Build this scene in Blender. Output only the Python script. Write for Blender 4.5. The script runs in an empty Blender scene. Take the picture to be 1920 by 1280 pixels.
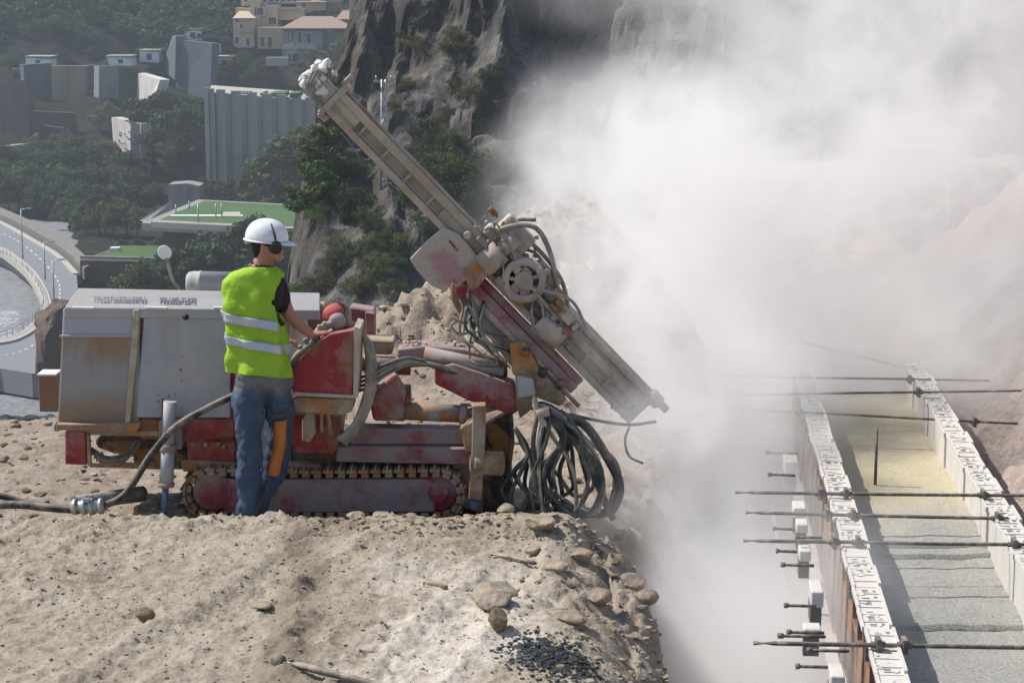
import bpy, math, random
import numpy as np
from mathutils import Vector, Matrix
random.seed(7)
R = math.radians
scene = bpy.context.scene
COL = scene.collection

# ---------------------------------------------------------------- camera
PITCH = R(10.17); FPX = 3733.0; CH = 3.1
cam_d = bpy.data.cameras.new('camera'); cam = bpy.data.objects.new('camera', cam_d); COL.objects.link(cam)
cam_d.sensor_width = 36; cam_d.lens = 70; cam_d.clip_start = 0.1; cam_d.clip_end = 4000
cam.location = (0, 0, CH); cam.rotation_euler = (R(90) - PITCH, 0, 0)
scene.camera = cam
# ---------------------------------------------------------------- light
SUN_EL = R(52); SUN_AZ = R(-75)           # azimuth clockwise from +Y
sdir = Vector((math.sin(SUN_AZ)*math.cos(SUN_EL), math.cos(SUN_AZ)*math.cos(SUN_EL), math.sin(SUN_EL)))
w = bpy.data.worlds.new('World'); scene.world = w; w.use_nodes = True
nt = w.node_tree; nt.nodes.clear()
sky = nt.nodes.new('ShaderNodeTexSky'); sky.sky_type = 'NISHITA'; sky.sun_disc = False
sky.sun_elevation = SUN_EL; sky.sun_rotation = SUN_AZ
bg = nt.nodes.new('ShaderNodeBackground'); bg.inputs['Strength'].default_value = 0.12
wo = nt.nodes.new('ShaderNodeOutputWorld')
nt.links.new(sky.outputs[0], bg.inputs[0]); nt.links.new(bg.outputs[0], wo.inputs[0])
sl = bpy.data.lights.new('sun', 'SUN'); sl.energy = 4.2; sl.angle = R(0.5); sl.color = (1, .955, .88)
so = bpy.data.objects.new('sun', sl); COL.objects.link(so)
so.rotation_euler = (-sdir).to_track_quat('-Z', 'Y').to_euler()
scene.view_settings.view_transform = 'Standard'; scene.view_settings.look = 'None'
scene.view_settings.exposure = 0.4; scene.view_settings.gamma = 1
cy = scene.cycles
cy.use_denoising = True; cy.volume_bounces = 7; cy.max_bounces = 9; cy.diffuse_bounces = 3
cy.glossy_bounces = 2; cy.transparent_max_bounces = 8; cy.use_adaptive_sampling = True; cy.adaptive_threshold = 0.02
cy.volume_step_rate = 1.5; cy.volume_max_steps = 256; cy.caustics_reflective = False; cy.caustics_refractive = False
cy.sample_clamp_indirect = 6

# ---------------------------------------------------------------- camera geometry -> world
CP, SP = math.cos(PITCH), math.sin(PITCH)
def ray(u, v):
    dx = (u-960)/FPX; dy = (640-v)/FPX
    return Vector((dx, CP+dy*SP, dy*CP-SP))
def P(u, v, Y):
    d = ray(u, v); return Vector((0, 0, CH)) + d*(Y/d.y)
def G(u, v, z):
    d = ray(u, v); return Vector((0, 0, CH)) + d*((z-CH)/d.z)
def proj(p):
    q = Vector(p)-Vector((0, 0, CH)); f = q.y*CP-q.z*SP; up = q.y*SP+q.z*CP
    return 960+FPX*q.x/f, 640-FPX*up/f

# ---------------------------------------------------------------- numpy noise
def _h(ix, iy, iz, s):
    s = int(s)
    n = (ix.astype(np.int64)*374761393 + iy.astype(np.int64)*668265263 + iz.astype(np.int64)*2147483647 + s*1274126177) & 0xffffffff
    n = ((n ^ (n >> 13))*1274126177) & 0xffffffff
    n = ((n ^ (n >> 16))*2246822519) & 0xffffffff
    return ((n ^ (n >> 15)) & 0xffffff)/float(0xffffff)*2-1
def vn(x, y, z=0.0, s=0):
    x = np.asarray(x, float); y = np.asarray(y, float); z = np.asarray(z, float)+0*x
    fx, fy, fz = np.floor(x), np.floor(y), np.floor(z)
    tx, ty, tz = x-fx, y-fy, z-fz
    tx = tx*tx*(3-2*tx); ty = ty*ty*(3-2*ty); tz = tz*tz*(3-2*tz)
    def L(a, b, t): return a+(b-a)*t
    g = lambda i, j, k: _h(fx+i, fy+j, fz+k, s)
    return L(L(L(g(0,0,0), g(1,0,0), tx), L(g(0,1,0), g(1,1,0), tx), ty),
             L(L(g(0,0,1), g(1,0,1), tx), L(g(0,1,1), g(1,1,1), tx), ty), tz)
def fbm(x, y, z=0.0, o=4, s=0, g=.5):
    a, t, f = 1, 0, 1
    for i in range(o):
        t = t+a*vn(np.asarray(x)*f+i*7.3, np.asarray(y)*f+i*3.1, np.asarray(z)*f, s+i*17); a *= g; f *= 2.03
    return t
def ridge(x, y, z=0.0, o=4, s=0):
    a, t, f = 1, 0, 1
    for i in range(o):
        t = t+a*(1-2*np.abs(vn(np.asarray(x)*f+i*5.3, np.asarray(y)*f+i*9.1, np.asarray(z)*f, s+i*13))); a *= .5; f *= 2.07
    return t
def sst(a, b, x):
    t = np.clip((np.asarray(x, float)-a)/(b-a), 0, 1); return t*t*(3-2*t)

# ---------------------------------------------------------------- mesh builder
def tag(o, label=None, cat=None, group=None, kind=None):
    if label: o['label'] = label
    if cat: o['category'] = cat
    if group: o['group'] = group
    if kind: o['kind'] = kind
    return o
def root(name, loc, label, cat, group=None, kind=None):
    o = bpy.data.objects.new(name, None); COL.objects.link(o); o.location = loc; o.empty_display_size = .2
    return tag(o, label, cat, group, kind)
def top_of(o):
    while o.parent: o = o.parent
    return o
ICO = {}
def ico(n):
    if n not in ICO:
        import bmesh
        bm = bmesh.new(); bmesh.ops.create_icosphere(bm, subdivisions=n, radius=1)
        ICO[n] = (np.array([v.co[:] for v in bm.verts]), [tuple(v.index for v in f.verts) for f in bm.faces]); bm.free()
    return ICO[n]
def basis(d):
    d = Vector(d).normalized(); a = Vector((0, 0, 1)) if abs(d.z) < .9 else Vector((1, 0, 0))
    s = d.cross(a).normalized(); return d, s, s.cross(d).normalized()
def spline(pts, n=8):
    pts = [Vector(p) for p in pts]
    if len(pts) < 3: return pts
    q = [pts[0]*2-pts[1]]+pts+[pts[-1]*2-pts[-2]]; out = []
    for i in range(1, len(q)-2):
        for k in range(n):
            t = k/n; a, b, c, d = q[i-1], q[i], q[i+1], q[i+2]
            out.append(.5*((2*b)+(c-a)*t+(2*a-5*b+4*c-d)*t*t+(3*b-a-3*c+d)*t**3))
    return out+[pts[-1]]
STN = {}
def stone_shape(sub, k):
    if (sub, k) not in STN:
        q = ico(sub)[0].copy(); rs = np.random.default_rng(k+100)
        for i in range(10):
            n = rs.normal(size=3); n /= np.linalg.norm(n); q = q-np.clip(q@n-rs.uniform(.5, .85), 0, None)[:, None]*n
        q = q*(1+.10*fbm(q[:,0]*2+k, q[:,1]*2, q[:,2]*2, 3, k))[:, None]; STN[(sub, k)] = q/np.abs(q).max()
    return STN[(sub, k)]
class MB:
    def __init__(s): s.v = []; s.f = []; s.m = []; s.sm = []
    def add(s, vs, fs, m=0, sm=False):
        n = len(s.v); s.v += [tuple(map(float, p)) for p in vs]
        s.f += [tuple(i+n for i in f) for f in fs]; s.m += [m]*len(fs); s.sm += [sm]*len(fs); return s
    def hexa(s, b, t, m=0):   # 4 bottom points, 4 top points
        return s.add(list(b)+list(t), [(3,2,1,0),(4,5,6,7),(0,1,5,4),(1,2,6,5),(2,3,7,6),(3,0,4,7)], m)
    def box(s, a, b, m=0):
        (x0,y0,z0),(x1,y1,z1) = a, b
        return s.hexa([(x0,y0,z0),(x1,y0,z0),(x1,y1,z0),(x0,y1,z0)], [(x0,y0,z1),(x1,y0,z1),(x1,y1,z1),(x0,y1,z1)], m)
    def obox(s, c, ax, ay, az, m=0):  # centre and half vectors
        c, ax, ay, az = map(Vector, (c, ax, ay, az))
        return s.hexa([c-ax-ay-az, c+ax-ay-az, c+ax+ay-az, c-ax+ay-az], [c-ax-ay+az, c+ax-ay+az, c+ax+ay+az, c-ax+ay+az], m)
    def beam(s, p, q, hw, hh, m=0, up=(0,1,0)):  # beam from p to q; hw along 'up' axis, hh across
        p, q = Vector(p), Vector(q); d = (q-p); c = (p+q)/2; u = Vector(up); a = d.cross(u).normalized(); u = a.cross(d).normalized()
        return s.obox(c, d/2, u*hw, a*hh, m)
    def prism(s, pts, dv, m=0):  # polygon swept by dv
        pts = [Vector(p) for p in pts]; n = len(pts); dv = Vector(dv)
        return s.add(pts+[p+dv for p in pts], [tuple(range(n)), tuple(range(2*n-1, n-1, -1))]+[(i, i+n, (i+1) % n+n, (i+1) % n) for i in range(n)], m)
    def uvp(s, uv, Y, dy, m=0): return s.prism([P(u, v, Y) for u, v in uv], (0, dy, 0), m)
    def cyl(s, p, q, r, r2=None, n=16, m=0, caps=True):
        p, q = Vector(p), Vector(q); r2 = r if r2 is None else r2; d, a, b = basis(q-p); vs = []
        for c, rr in ((p, r), (q, r2)):
            for i in range(n):
                t = 2*math.pi*i/n; vs.append(c+(a*math.cos(t)+b*math.sin(t))*rr)
        s.add(vs, [(i, (i+1) % n, (i+1) % n+n, i+n) for i in range(n)], m, True)
        if caps:
            k = len(s.v)-2*n; s.f += [tuple(k+i for i in range(n))[::-1], tuple(k+n+i for i in range(n))]; s.m += [m, m]; s.sm += [False, False]
        return s
    def tube(s, pts, r, n=8, m=0, k=8, smooth=True):
        pts = spline(pts, k) if smooth else [Vector(p) for p in pts]; N = len(pts); vs = []
        rr = r if hasattr(r, '__len__') else None; a = None
        for i, p in enumerate(pts):
            d = (pts[min(i+1, N-1)]-pts[max(i-1, 0)]).normalized()
            if a is None: _, a, b = basis(d)
            else:
                a = (a-d*a.dot(d)).normalized(); b = d.cross(a)
            q = r if rr is None else rr[0]+(rr[1]-rr[0])*i/(N-1)
            for j in range(n):
                t = 2*math.pi*j/n; vs.append(p+(a*math.cos(t)+b*math.sin(t))*q)
        fs = [(i*n+j, i*n+(j+1) % n, (i+1)*n+(j+1) % n, (i+1)*n+j) for i in range(N-1) for j in range(n)]
        fs += [tuple(range(n))[::-1], tuple((N-1)*n+j for j in range(n))]
        return s.add(vs, fs, m, True)
    def lathe(s, prof, c, ax=(0,0,1), n=24, m=0, caps=True):
        d, a, b = basis(ax); c = Vector(c); vs = []
        for r, h in prof:
            for j in range(n):
                t = 2*math.pi*j/n; vs.append(c+d*h+(a*math.cos(t)+b*math.sin(t))*r)
        K = len(prof); fs = [(i*n+j, i*n+(j+1) % n, (i+1)*n+(j+1) % n, (i+1)*n+j) for i in range(K-1) for j in range(n)]
        if caps: fs += [tuple(range(n))[::-1], tuple((K-1)*n+j for j in range(n))]
        return s.add(vs, fs, m, True)
    def stone(s, c, r, sc=(1,1,.7), seed=0, sub=1, m=0, amp=.35, sm=False):
        F = ico(sub)[1]; q = stone_shape(sub, int(seed*7) % 14)*np.array(sc)*r; an = seed*2.4; ca, sa = math.cos(an), math.sin(an)
        X = q[:,0]*ca-q[:,1]*sa; Yq = q[:,0]*sa+q[:,1]*ca
        return s.add(np.stack([X+c[0], Yq+c[1], q[:,2]+c[2]], 1), F, m, sm)
    def build(s, name, mats, parent=None, bevel=0, loc=None, smooth=None, seg=1, wn=False):
        o_ = Vector((0,0,0))
        if parent is not None: o_ = top_of(parent).location.copy()
        elif loc is not None: o_ = Vector(loc)
        me = bpy.data.meshes.new(name); A = np.array(s.v)-np.array(o_[:])
        me.from_pydata(A.tolist(), [], s.f)
        for mt in (mats if isinstance(mats, (list, tuple)) else [mats]): me.materials.append(mt)
        me.polygons.foreach_set('material_index', s.m)
        me.polygons.foreach_set('use_smooth', [bool(x) if smooth is None else smooth for x in s.sm])
        me.update()
        o = bpy.data.objects.new(name, me); COL.objects.link(o)
        if parent is not None: o.parent = parent
        else: o.location = o_
        if bevel:
            b = o.modifiers.new('bevel', 'BEVEL'); b.width = bevel; b.segments = seg; b.limit_method = 'ANGLE'; b.angle_limit = R(40)
        return o
def grid_mesh(name, X, Y, Z, mat, smooth=True, kind='structure'):
    ny, nx = X.shape; V = np.stack([X, Y, Z], -1).reshape(-1, 3)
    i = np.arange(ny*nx).reshape(ny, nx)
    F = np.stack([i[:-1,:-1], i[:-1,1:], i[1:,1:], i[1:,:-1]], -1).reshape(-1, 4)
    me = bpy.data.meshes.new(name); me.vertices.add(len(V)); me.vertices.foreach_set('co', V.ravel())
    me.loops.add(F.size); me.loops.foreach_set('vertex_index', F.ravel().astype(np.int32))
    me.polygons.add(len(F)); me.polygons.foreach_set('loop_start', np.arange(0, F.size, 4, dtype=np.int32))
    me.polygons.foreach_set('use_smooth', [smooth]*len(F))
    me.update(calc_edges=True); me.validate(); me.materials.append(mat)
    o = bpy.data.objects.new(name, me); COL.objects.link(o)
    if kind: o['kind'] = kind
    return o

# ---------------------------------------------------------------- materials
def srgb(r, g, b):
    f = lambda c: (c/255/12.92) if c/255 <= .04045 else ((c/255+.055)/1.055)**2.4
    return (f(r), f(g), f(b), 1)
class NT:
    def __init__(s, name):
        s.mat = bpy.data.materials.new(name); s.mat.use_nodes = True; s.t = s.mat.node_tree; s.t.nodes.clear()
        s.out = s.n('ShaderNodeOutputMaterial')
    def n(s, typ, **k):
        nd = s.t.nodes.new(typ)
        for a, b in k.items(): setattr(nd, a, b)
        return nd
    def l(s, a, b): s.t.links.new(a, b)
    def obj(s):
        if not hasattr(s, '_o'): s._o = s.n('ShaderNodeTexCoord').outputs['Object']
        return s._o
    def noise(s, scale, detail=5, rough=.6, vec=None, dist=0, sx=None):
        nd = s.n('ShaderNodeTexNoise'); nd.inputs['Scale'].default_value = scale; nd.inputs['Detail'].default_value = detail
        nd.inputs['Roughness'].default_value = rough; nd.inputs['Distortion'].default_value = dist
        v = vec or s.obj()
        if sx:
            mp = s.n('ShaderNodeMapping'); mp.inputs['Scale'].default_value = sx; s.l(v, mp.inputs[0]); v = mp.outputs[0]
        s.l(v, nd.inputs['Vector']); return nd.outputs['Fac']
    def ramp(s, f, stops, interp='LINEAR'):
        r = s.n('ShaderNodeValToRGB'); r.color_ramp.interpolation = interp; e = r.color_ramp.elements
        while len(e) < len(stops): e.new(.5)
        for x, (p, c) in zip(e, stops): x.position = p; x.color = c if len(c) == 4 else (*c, 1)
        s.l(f, r.inputs[0]); return r.outputs[0]
    def mix(s, f, a, b, typ='MIX'):
        m = s.n('ShaderNodeMix', data_type='RGBA', blend_type=typ)
        for val, i in ((f, 0), (a, 6), (b, 7)):
            if hasattr(val, 'is_output'): s.l(val, m.inputs[i])
            else: m.inputs[i].default_value = val
        return m.outputs[2]
    def math(s, op, a, b=0, clamp=False, c=None):
        m = s.n('ShaderNodeMath', operation=op); m.use_clamp = clamp
        for i, val in enumerate((a, b) if c is None else (a, b, c)):
            if hasattr(val, 'is_output'): s.l(val, m.inputs[i])
            else: m.inputs[i].default_value = val
        return m.outputs[0]
    def bump(s, h, strength=.5, dist=.01, nrm=None):
        b = s.n('ShaderNodeBump'); b.inputs['Strength'].default_value = strength; b.inputs['Distance'].default_value = dist
        s.l(h, b.inputs['Height'])
        if nrm is not None: s.l(nrm, b.inputs['Normal'])
        return b.outputs[0]
    def finish(s, color, rough=.8, metal=0, normal=None, spec=.3, trans=None):
        p = s.n('ShaderNodeBsdfPrincipled')
        for val, k in ((color, 'Base Color'), (rough, 'Roughness'), (metal, 'Metallic')):
            if hasattr(val, 'is_output'): s.l(val, p.inputs[k])
            else: p.inputs[k].default_value = val
        p.inputs['Specular IOR Level'].default_value = spec
        if normal is not None: s.l(normal, p.inputs['Normal'])
        if trans is not None:
            tr = s.n('ShaderNodeBsdfTranslucent')
            if hasattr(color, 'is_output'): s.l(color, tr.inputs[0])
            else: tr.inputs[0].default_value = color
            ms = s.n('ShaderNodeMixShader'); ms.inputs[0].default_value = trans
            s.l(p.outputs[0], ms.inputs[1]); s.l(tr.outputs[0], ms.inputs[2]); s.l(ms.outputs[0], s.out.inputs[0])
        else: s.l(p.outputs[0], s.out.inputs[0])
        return s.mat
g = lambda v: (v, v, v, 1)
DUST = (.46, .38, .30, 1)
def grimy(name, base, dust=.4, rust=0., scale=4, rough=.55, dustc=DUST, bump=.15, up=.5, metal=0, rustc=(.20, .085, .025, 1), rscale=3):
    """paint with settled dust on top faces, splashes of dust and rust patches"""
    m = NT(name)
    n1 = m.ramp(m.noise(scale, 8, .68), [(.34, g(0)), (.66, g(1))]); n2 = m.noise(scale*5.3, 6, .7); n3 = m.ramp(m.noise(rscale, 7, .65, dist=.4), [(.34, g(0)), (.66, g(1))])
    col = m.mix(m.ramp(n2, [(.35, g(.0)), (.7, g(.35))]), base, (base[0]*.62, base[1]*.6, base[2]*.6, 1))
    if rust > 0:
        col = m.mix(m.ramp(n3, [(.62-rust*.35, g(0)), (.70-rust*.3, g(.9))]), col, m.mix(n2, rustc, (rustc[0]*2.1, rustc[1]*2.2, rustc[2]*1.9, 1)))
    ge = m.n('ShaderNodeNewGeometry'); sp = m.n('ShaderNodeSeparateXYZ'); m.l(ge.outputs['Normal'], sp.inputs[0])
    upf = m.math('MULTIPLY', m.ramp(sp.outputs[2], [(.25, g(0)), (.85, g(1))]), up)
    df = m.math('ADD', m.ramp(n1, [(.58-dust*.45, g(0)), (.95-dust*.30, g(min(1, .35+dust)))]), upf, clamp=True)
    st = m.noise(scale*3.5, 5, .6, sx=(1, 1, .10)); fine = m.noise(scale*22, 3, .7)
    col = m.mix(m.ramp(st, [(.50, g(0)), (.72, g(.45))]), col, (dustc[0]*.6, dustc[1]*.52, dustc[2]*.45, 1))
    col = m.mix(m.ramp(fine, [(.60, g(0)), (.72, g(.5))]), col, (dustc[0]*.9, dustc[1]*.85, dustc[2]*.8, 1))
    dc = m.mix(n2, dustc, (dustc[0]*.72, dustc[1]*.70, dustc[2]*.68, 1))
    col = m.mix(df, col, dc)
    ro = m.math('ADD', m.math('MULTIPLY', df, .9-rough), rough, clamp=True)
    return m.finish(col, ro, metal, m.bump(n2, bump, .006), .35)
def plain(name, c, rough=.7, metal=0, spec=.3, nscale=8, var=.25, bump=.1, bd=.01):
    m = NT(name); n = m.noise(nscale, 6, .65)
    col = m.mix(n, (c[0]*(1-var), c[1]*(1-var), c[2]*(1-var), 1), (min(1, c[0]*(1+var)), min(1, c[1]*(1+var)), min(1, c[2]*(1+var)), 1))
    return m.finish(col, rough, metal, m.bump(n, bump, bd), spec)
M = {}
def mk_ground(name, cols, s=1.0, bd=.03):
    m = NT(name); a = m.noise(.9*s, 8, .62); b = m.noise(9*s, 8, .7); c = m.noise(45*s, 5, .7); d = m.noise(2.6*s, 5, .6, dist=.6)
    col = m.ramp(b, [(.25, cols[0]), (.45, cols[1]), (.58, cols[2]), (.75, cols[3])])
    col = m.mix(m.ramp(a, [(.38, g(0)), (.62, g(.55))]), col, cols[4])
    col = m.mix(m.ramp(d, [(.52, g(0)), (.68, g(.45))]), col, cols[5])
    vo = m.n('ShaderNodeTexVoronoi'); vo.inputs['Scale'].default_value = 38*s; m.l(m.obj(), vo.inputs['Vector'])
    col = m.mix(m.ramp(c, [(.3, g(.35)), (.6, g(0))]), col, (cols[0][0]*.5, cols[0][1]*.5, cols[0][2]*.5, 1))
    h = m.math('ADD', m.math('MULTIPLY', b, 1.0), m.math('ADD', m.math('MULTIPLY', c, .35), m.math('MULTIPLY', vo.outputs['Distance'], -.25)))
    if name == 'pale_soil':      # compacted pale strip and the darker dug earth beside it
        sp = m.n('ShaderNodeSeparateXYZ'); m.l(m.obj(), sp.inputs[0]); x, y = sp.outputs[0], sp.outputs[1]
        ax = m.math('ADD', x, m.math('MULTIPLY', m.math('SUBTRACT', y, 8.2), -.17)); wob = m.math('MULTIPLY', m.math('SUBTRACT', a, .5), 1.4)
        dd = m.math('ABSOLUTE', m.math('ADD', m.math('ADD', ax, .52), wob))
        pale = m.math('MULTIPLY', m.ramp(dd, [(.30, g(1)), (.52, g(0))]), m.ramp(m.math('DIVIDE', m.math('SUBTRACT', y, 8.0), 4.0), [(.45, g(1)), (.70, g(0))]))
        col = m.mix(m.math('MULTIPLY', pale, m.ramp(b, [(.35, g(.35)), (.6, g(.95))])), col, (.54,.49,.42,1))
        d2 = m.math('ABSOLUTE', m.math('ADD', m.math('ADD', m.math('ADD', x, m.math('MULTIPLY', m.math('SUBTRACT', y, 8.2), .02)), 1.06), m.math('MULTIPLY', wob, .6)))
        col = m.mix(m.math('MULTIPLY', m.ramp(d2, [(.04, g(.75)), (.17, g(0))]), m.ramp(c, [(.35, g(.4)), (.6, g(1))])), col, (.15,.115,.08,1))
    return m.finish(col, .95, 0, m.bump(h, .9, bd), .15)
M['ground'] = mk_ground('pale_soil', [(.165,.128,.09,1), (.305,.252,.188,1), (.375,.317,.245,1), (.49,.432,.35,1), (.42,.37,.30,1), (.235,.178,.122,1)], 1, .020)
M['earth'] = mk_ground('brown_earth', [(.14,.105,.078,1), (.255,.205,.157,1), (.325,.27,.215,1), (.45,.39,.325,1), (.36,.31,.258,1), (.23,.168,.12,1)], .8, .02)
M['pink_earth'] = mk_ground('pink_earth', [(.26,.20,.17,1), (.42,.34,.30,1), (.50,.415,.375,1), (.58,.50,.46,1), (.50,.42,.38,1), (.38,.30,.26,1)], .5, .07)
def mk_rock(name, a, b, c, s=1.0, bd=.3):
    m = NT(name); n1 = m.noise(.6*s, 9, .68, dist=.3, sx=(1, 1, .45)); n2 = m.noise(3.1*s, 8, .7); n3 = m.noise(.18*s, 5, .6)
    col = m.ramp(n1, [(.3, a), (.52, b), (.72, c)])
    col = m.mix(m.ramp(n3, [(.46, g(0)), (.62, g(.6))]), col, (a[0]*2.2, a[1]*1.75, a[2]*1.0, 1))
    col = m.mix(m.ramp(n2, [(.3, g(.6)), (.55, g(0))]), col, (a[0]*.5, a[1]*.5, a[2]*.5, 1))
    h = m.math('ADD', n1, m.math('MULTIPLY', n2, .4))
    return m.finish(col, .93, 0, m.bump(h, 1, bd), .15)
M['cliff'] = mk_rock('grey_limestone', (.038,.036,.034,1), (.125,.115,.105,1), (.31,.295,.27,1), .5, .9)
M['stone'] = mk_rock('pale_stone', (.20,.17,.13,1), (.34,.30,.24,1), (.50,.46,.39,1), 6, .02)
M['pstone'] = mk_rock('dusty_pinkish_stone', (.19,.15,.125,1), (.30,.25,.215,1), (.40,.35,.305,1), 6, .03)
M['brownstone'] = mk_rock('brown_stone', (.11,.08,.055,1), (.20,.155,.11,1), (.32,.27,.21,1), 6, .02)
M['darkstone'] = mk_rock('dark_rubble', (.025,.03,.04,1), (.06,.068,.085,1), (.20,.21,.23,1), 5, .03)
def mk_hill():
    m = NT('hill_scrub'); n1 = m.noise(.05, 8, .7); n2 = m.noise(.35, 8, .7)
    col = m.ramp(n2, [(.35, (.010,.015,.010,1)), (.5, (.020,.026,.014,1)), (.62, (.042,.04,.026,1)), (.78, (.12,.105,.085,1))])
    col = m.mix(m.ramp(n1, [(.42, g(0)), (.6, g(.4))]), col, (.035,.035,.028,1))
    return m.finish(col, .95, 0, m.bump(n2, 1, 1.5), .1)
M['hill'] = mk_hill()
def mk_leaf(name, a, b, tr=.25):
    m = NT(name); oi = m.n('ShaderNodeObjectInfo'); n = m.noise(.7, 4, .7)
    col = m.mix(n, a, b); hs = m.n('ShaderNodeHueSaturation')
    m.l(col, hs.inputs['Color']); m.l(m.math('MULTIPLY_ADD', oi.outputs['Random'], .6, c=.7), hs.inputs['Value'])
    m.l(m.math('MULTIPLY_ADD', oi.outputs['Random'], .05, c=.475), hs.inputs['Hue'])
    return m.finish(hs.outputs[0], .7, 0, None, .2, tr)
M['leaf_dark'] = mk_leaf('dark_pine_needles', (.024,.040,.019,1), (.085,.115,.040,1))
M['leaf_mid'] = mk_leaf('green_leaves', (.038,.062,.020,1), (.125,.155,.045,1))
M['leaf_olive'] = mk_leaf('olive_leaves', (.065,.070,.028,1), (.19,.18,.075,1))
M['bark'] = plain('bark', (.09,.065,.045), .9)
# concrete / buildings
def mk_conc(name, c, s=1, streak=.5):
    m = NT(name); n = m.noise(.5*s, 7, .65); st = m.noise(1.2*s, 5, .6, sx=(1, 1, .08)); n2 = m.noise(6*s, 6, .7)
    col = m.mix(m.ramp(n, [(.3, g(0)), (.7, g(.6))]), c, (c[0]*.7, c[1]*.68, c[2]*.64, 1))
    col = m.mix(m.ramp(st, [(.5, g(0)), (.7, g(streak))]), col, (c[0]*.4, c[1]*.38, c[2]*.36, 1))
    return m.finish(col, .88, 0, m.bump(n2, .3, .03/s), .2)
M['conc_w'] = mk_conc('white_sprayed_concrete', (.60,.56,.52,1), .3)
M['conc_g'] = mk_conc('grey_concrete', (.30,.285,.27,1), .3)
M['conc_t'] = mk_conc('tan_concrete', (.29,.26,.18,1), .3)
M['conc_p'] = mk_conc('pale_ribbed_concrete', (.42,.385,.36,1), .3, .35)
M['wall_brown'] = mk_conc('brown_stone_wall', (.13,.095,.075,1), .5)
M['net'] = plain('grey_slope_net', (.10,.12,.14), .9, nscale=2, var=.4)
M['stucco_y'] = plain('ochre_stucco', (.50,.41,.28), .9, nscale=1, var=.15)
M['stucco_o'] = plain('orange_stucco', (.47,.33,.21), .9, nscale=1, var=.15)
M['stucco_g'] = plain('grey_stucco', (.26,.235,.24), .9, nscale=1, var=.15)
M['white'] = plain('white_render', (.72,.72,.70), .8, nscale=2, var=.1)
M['tile'] = plain('terracotta_tile', (.30,.215,.17), .85, nscale=3, var=.3)
M['glass_dark'] = plain('dark_window', (.03,.04,.05), .2, 0, .6, var=.2)
def mk_grass():
    m = NT('green_turf'); n = m.noise(.5, 6, .6); st = m.noise(.25, 2, .4, sx=(.3, 1, 1))
    col = m.mix(n, (.05,.095,.035,1), (.085,.155,.055,1)); return m.finish(m.mix(m.ramp(st, [(.45, g(0)), (.55, g(.3))]), col, (.10,.17,.07,1)), .9, 0, None, .1)
M['turf'] = mk_grass()
M['asphalt'] = plain('asphalt', (.19,.195,.21), .85, nscale=.3, var=.12)
M['kerb'] = plain('pale_pavement', (.40,.37,.32), .9, nscale=.4, var=.15)
M['galv'] = plain('galvanised_steel', (.38,.39,.40), .45, .6, .5, nscale=20, var=.2)
def mk_water():
    m = NT('sea_water'); n = m.noise(.12, 8, .7, dist=.5); n2 = m.noise(.9, 6, .7)
    geo = m.n('ShaderNodeNewGeometry'); sp = m.n('ShaderNodeSeparateXYZ'); m.l(geo.outputs['Position'], sp.inputs[0])
    fx = m.math('MULTIPLY', m.math('GREATER_THAN', m.math('ADD', m.math('MULTIPLY', sp.outputs[1], -.246), -1.5), sp.outputs[0]), 1.0)
    n4 = m.noise(1.6, 6, .75, sx=(2.5,.5,1)); foam = m.math('MULTIPLY', m.ramp(m.math('ADD', m.math('MULTIPLY', n, .45), m.math('MULTIPLY', n4, .55)), [(.49, g(0)), (.56, g(.45))]), fx)
    yy = m.math('MULTIPLY', m.math('LESS_THAN', sp.outputs[1], 308), m.math('GREATER_THAN', sp.outputs[1], 262))
    foam = m.math('MULTIPLY', foam, yy)
    col = m.mix(foam, m.ramp(n2, [(.35, (.13,.135,.145,1)), (.65, (.26,.26,.27,1))]), (.6,.6,.6,1))
    return m.finish(col, .75, 0, m.bump(n2, .6, .5), .4)
M['water'] = mk_water()
# ================================================================ FAR LANDSCAPE
def hill_profile(Y):
    return np.interp(Y, [0, 22, 30, 60, 110, 200, 240, 421, 470, 510, 545, 565, 590, 640, 720, 900],
                        [-3, -3, -8, -22, -38, -46.5, -49, -48.5, -41.5, -34.4, -22.2, -12.5, -1.4, 25, 85, 170])
def far_z(x, Y):
    z = hill_profile(Y); s = np.asarray(x)/np.maximum(Y, 1)
    land = sst(-.228, -.216, s)*sst(235, 260, Y)*(1-sst(432, 475, Y))
    z = z*(1-land)+land*(-46.3)
    near_land = sst(60, 90, Y)*(1-sst(225, 245, Y))*sst(-.30, -.26, -s)*0
    return z+near_land
xs = np.arange(-260, 261, 4.0); ys = np.concatenate([np.arange(22, 240, 6.0), np.arange(240, 760, 3.5)])
X, Y = np.meshgrid(xs, ys)
n_amp = sst(400, 470, Y)*3.2+.6*sst(60, 120, Y)*(1-sst(190, 230, Y))
Z = far_z(X, Y)+n_amp*fbm(X*.035, Y*.035, 0, 5, 3)+sst(430, 500, Y)*2.5*ridge(X*.06, Y*.02, 0, 3, 5)
OBJ_H = grid_mesh('hillside', X, Y, Z, M['hill'])
from mathutils.bvhtree import BVHTree
BV = {}
def mesh_hit(o, u, v):
    if o.name not in BV:
        me = o.data; BV[o.name] = BVHTree.FromPolygons([q.co for q in me.vertices], [tuple(f.vertices) for f in me.polygons])
    d = ray(u, v).normalized(); h = BV[o.name].ray_cast(Vector((0, 0, CH))+d*20, d); return h[0]
def far_hit(u, v, fn=far_z, y0=60, y1=760, st=1.0):
    h = mesh_hit(OBJ_H if fn is far_z else OBJ_C, u, v)
    if h is not None: return h
    Yc = y0
    while Yc < y1:
        p = P(u, v, Yc)
        if p.z <= float(fn(p.x, Yc)): return p
        Yc += st
    return P(u, v, y1)
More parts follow.
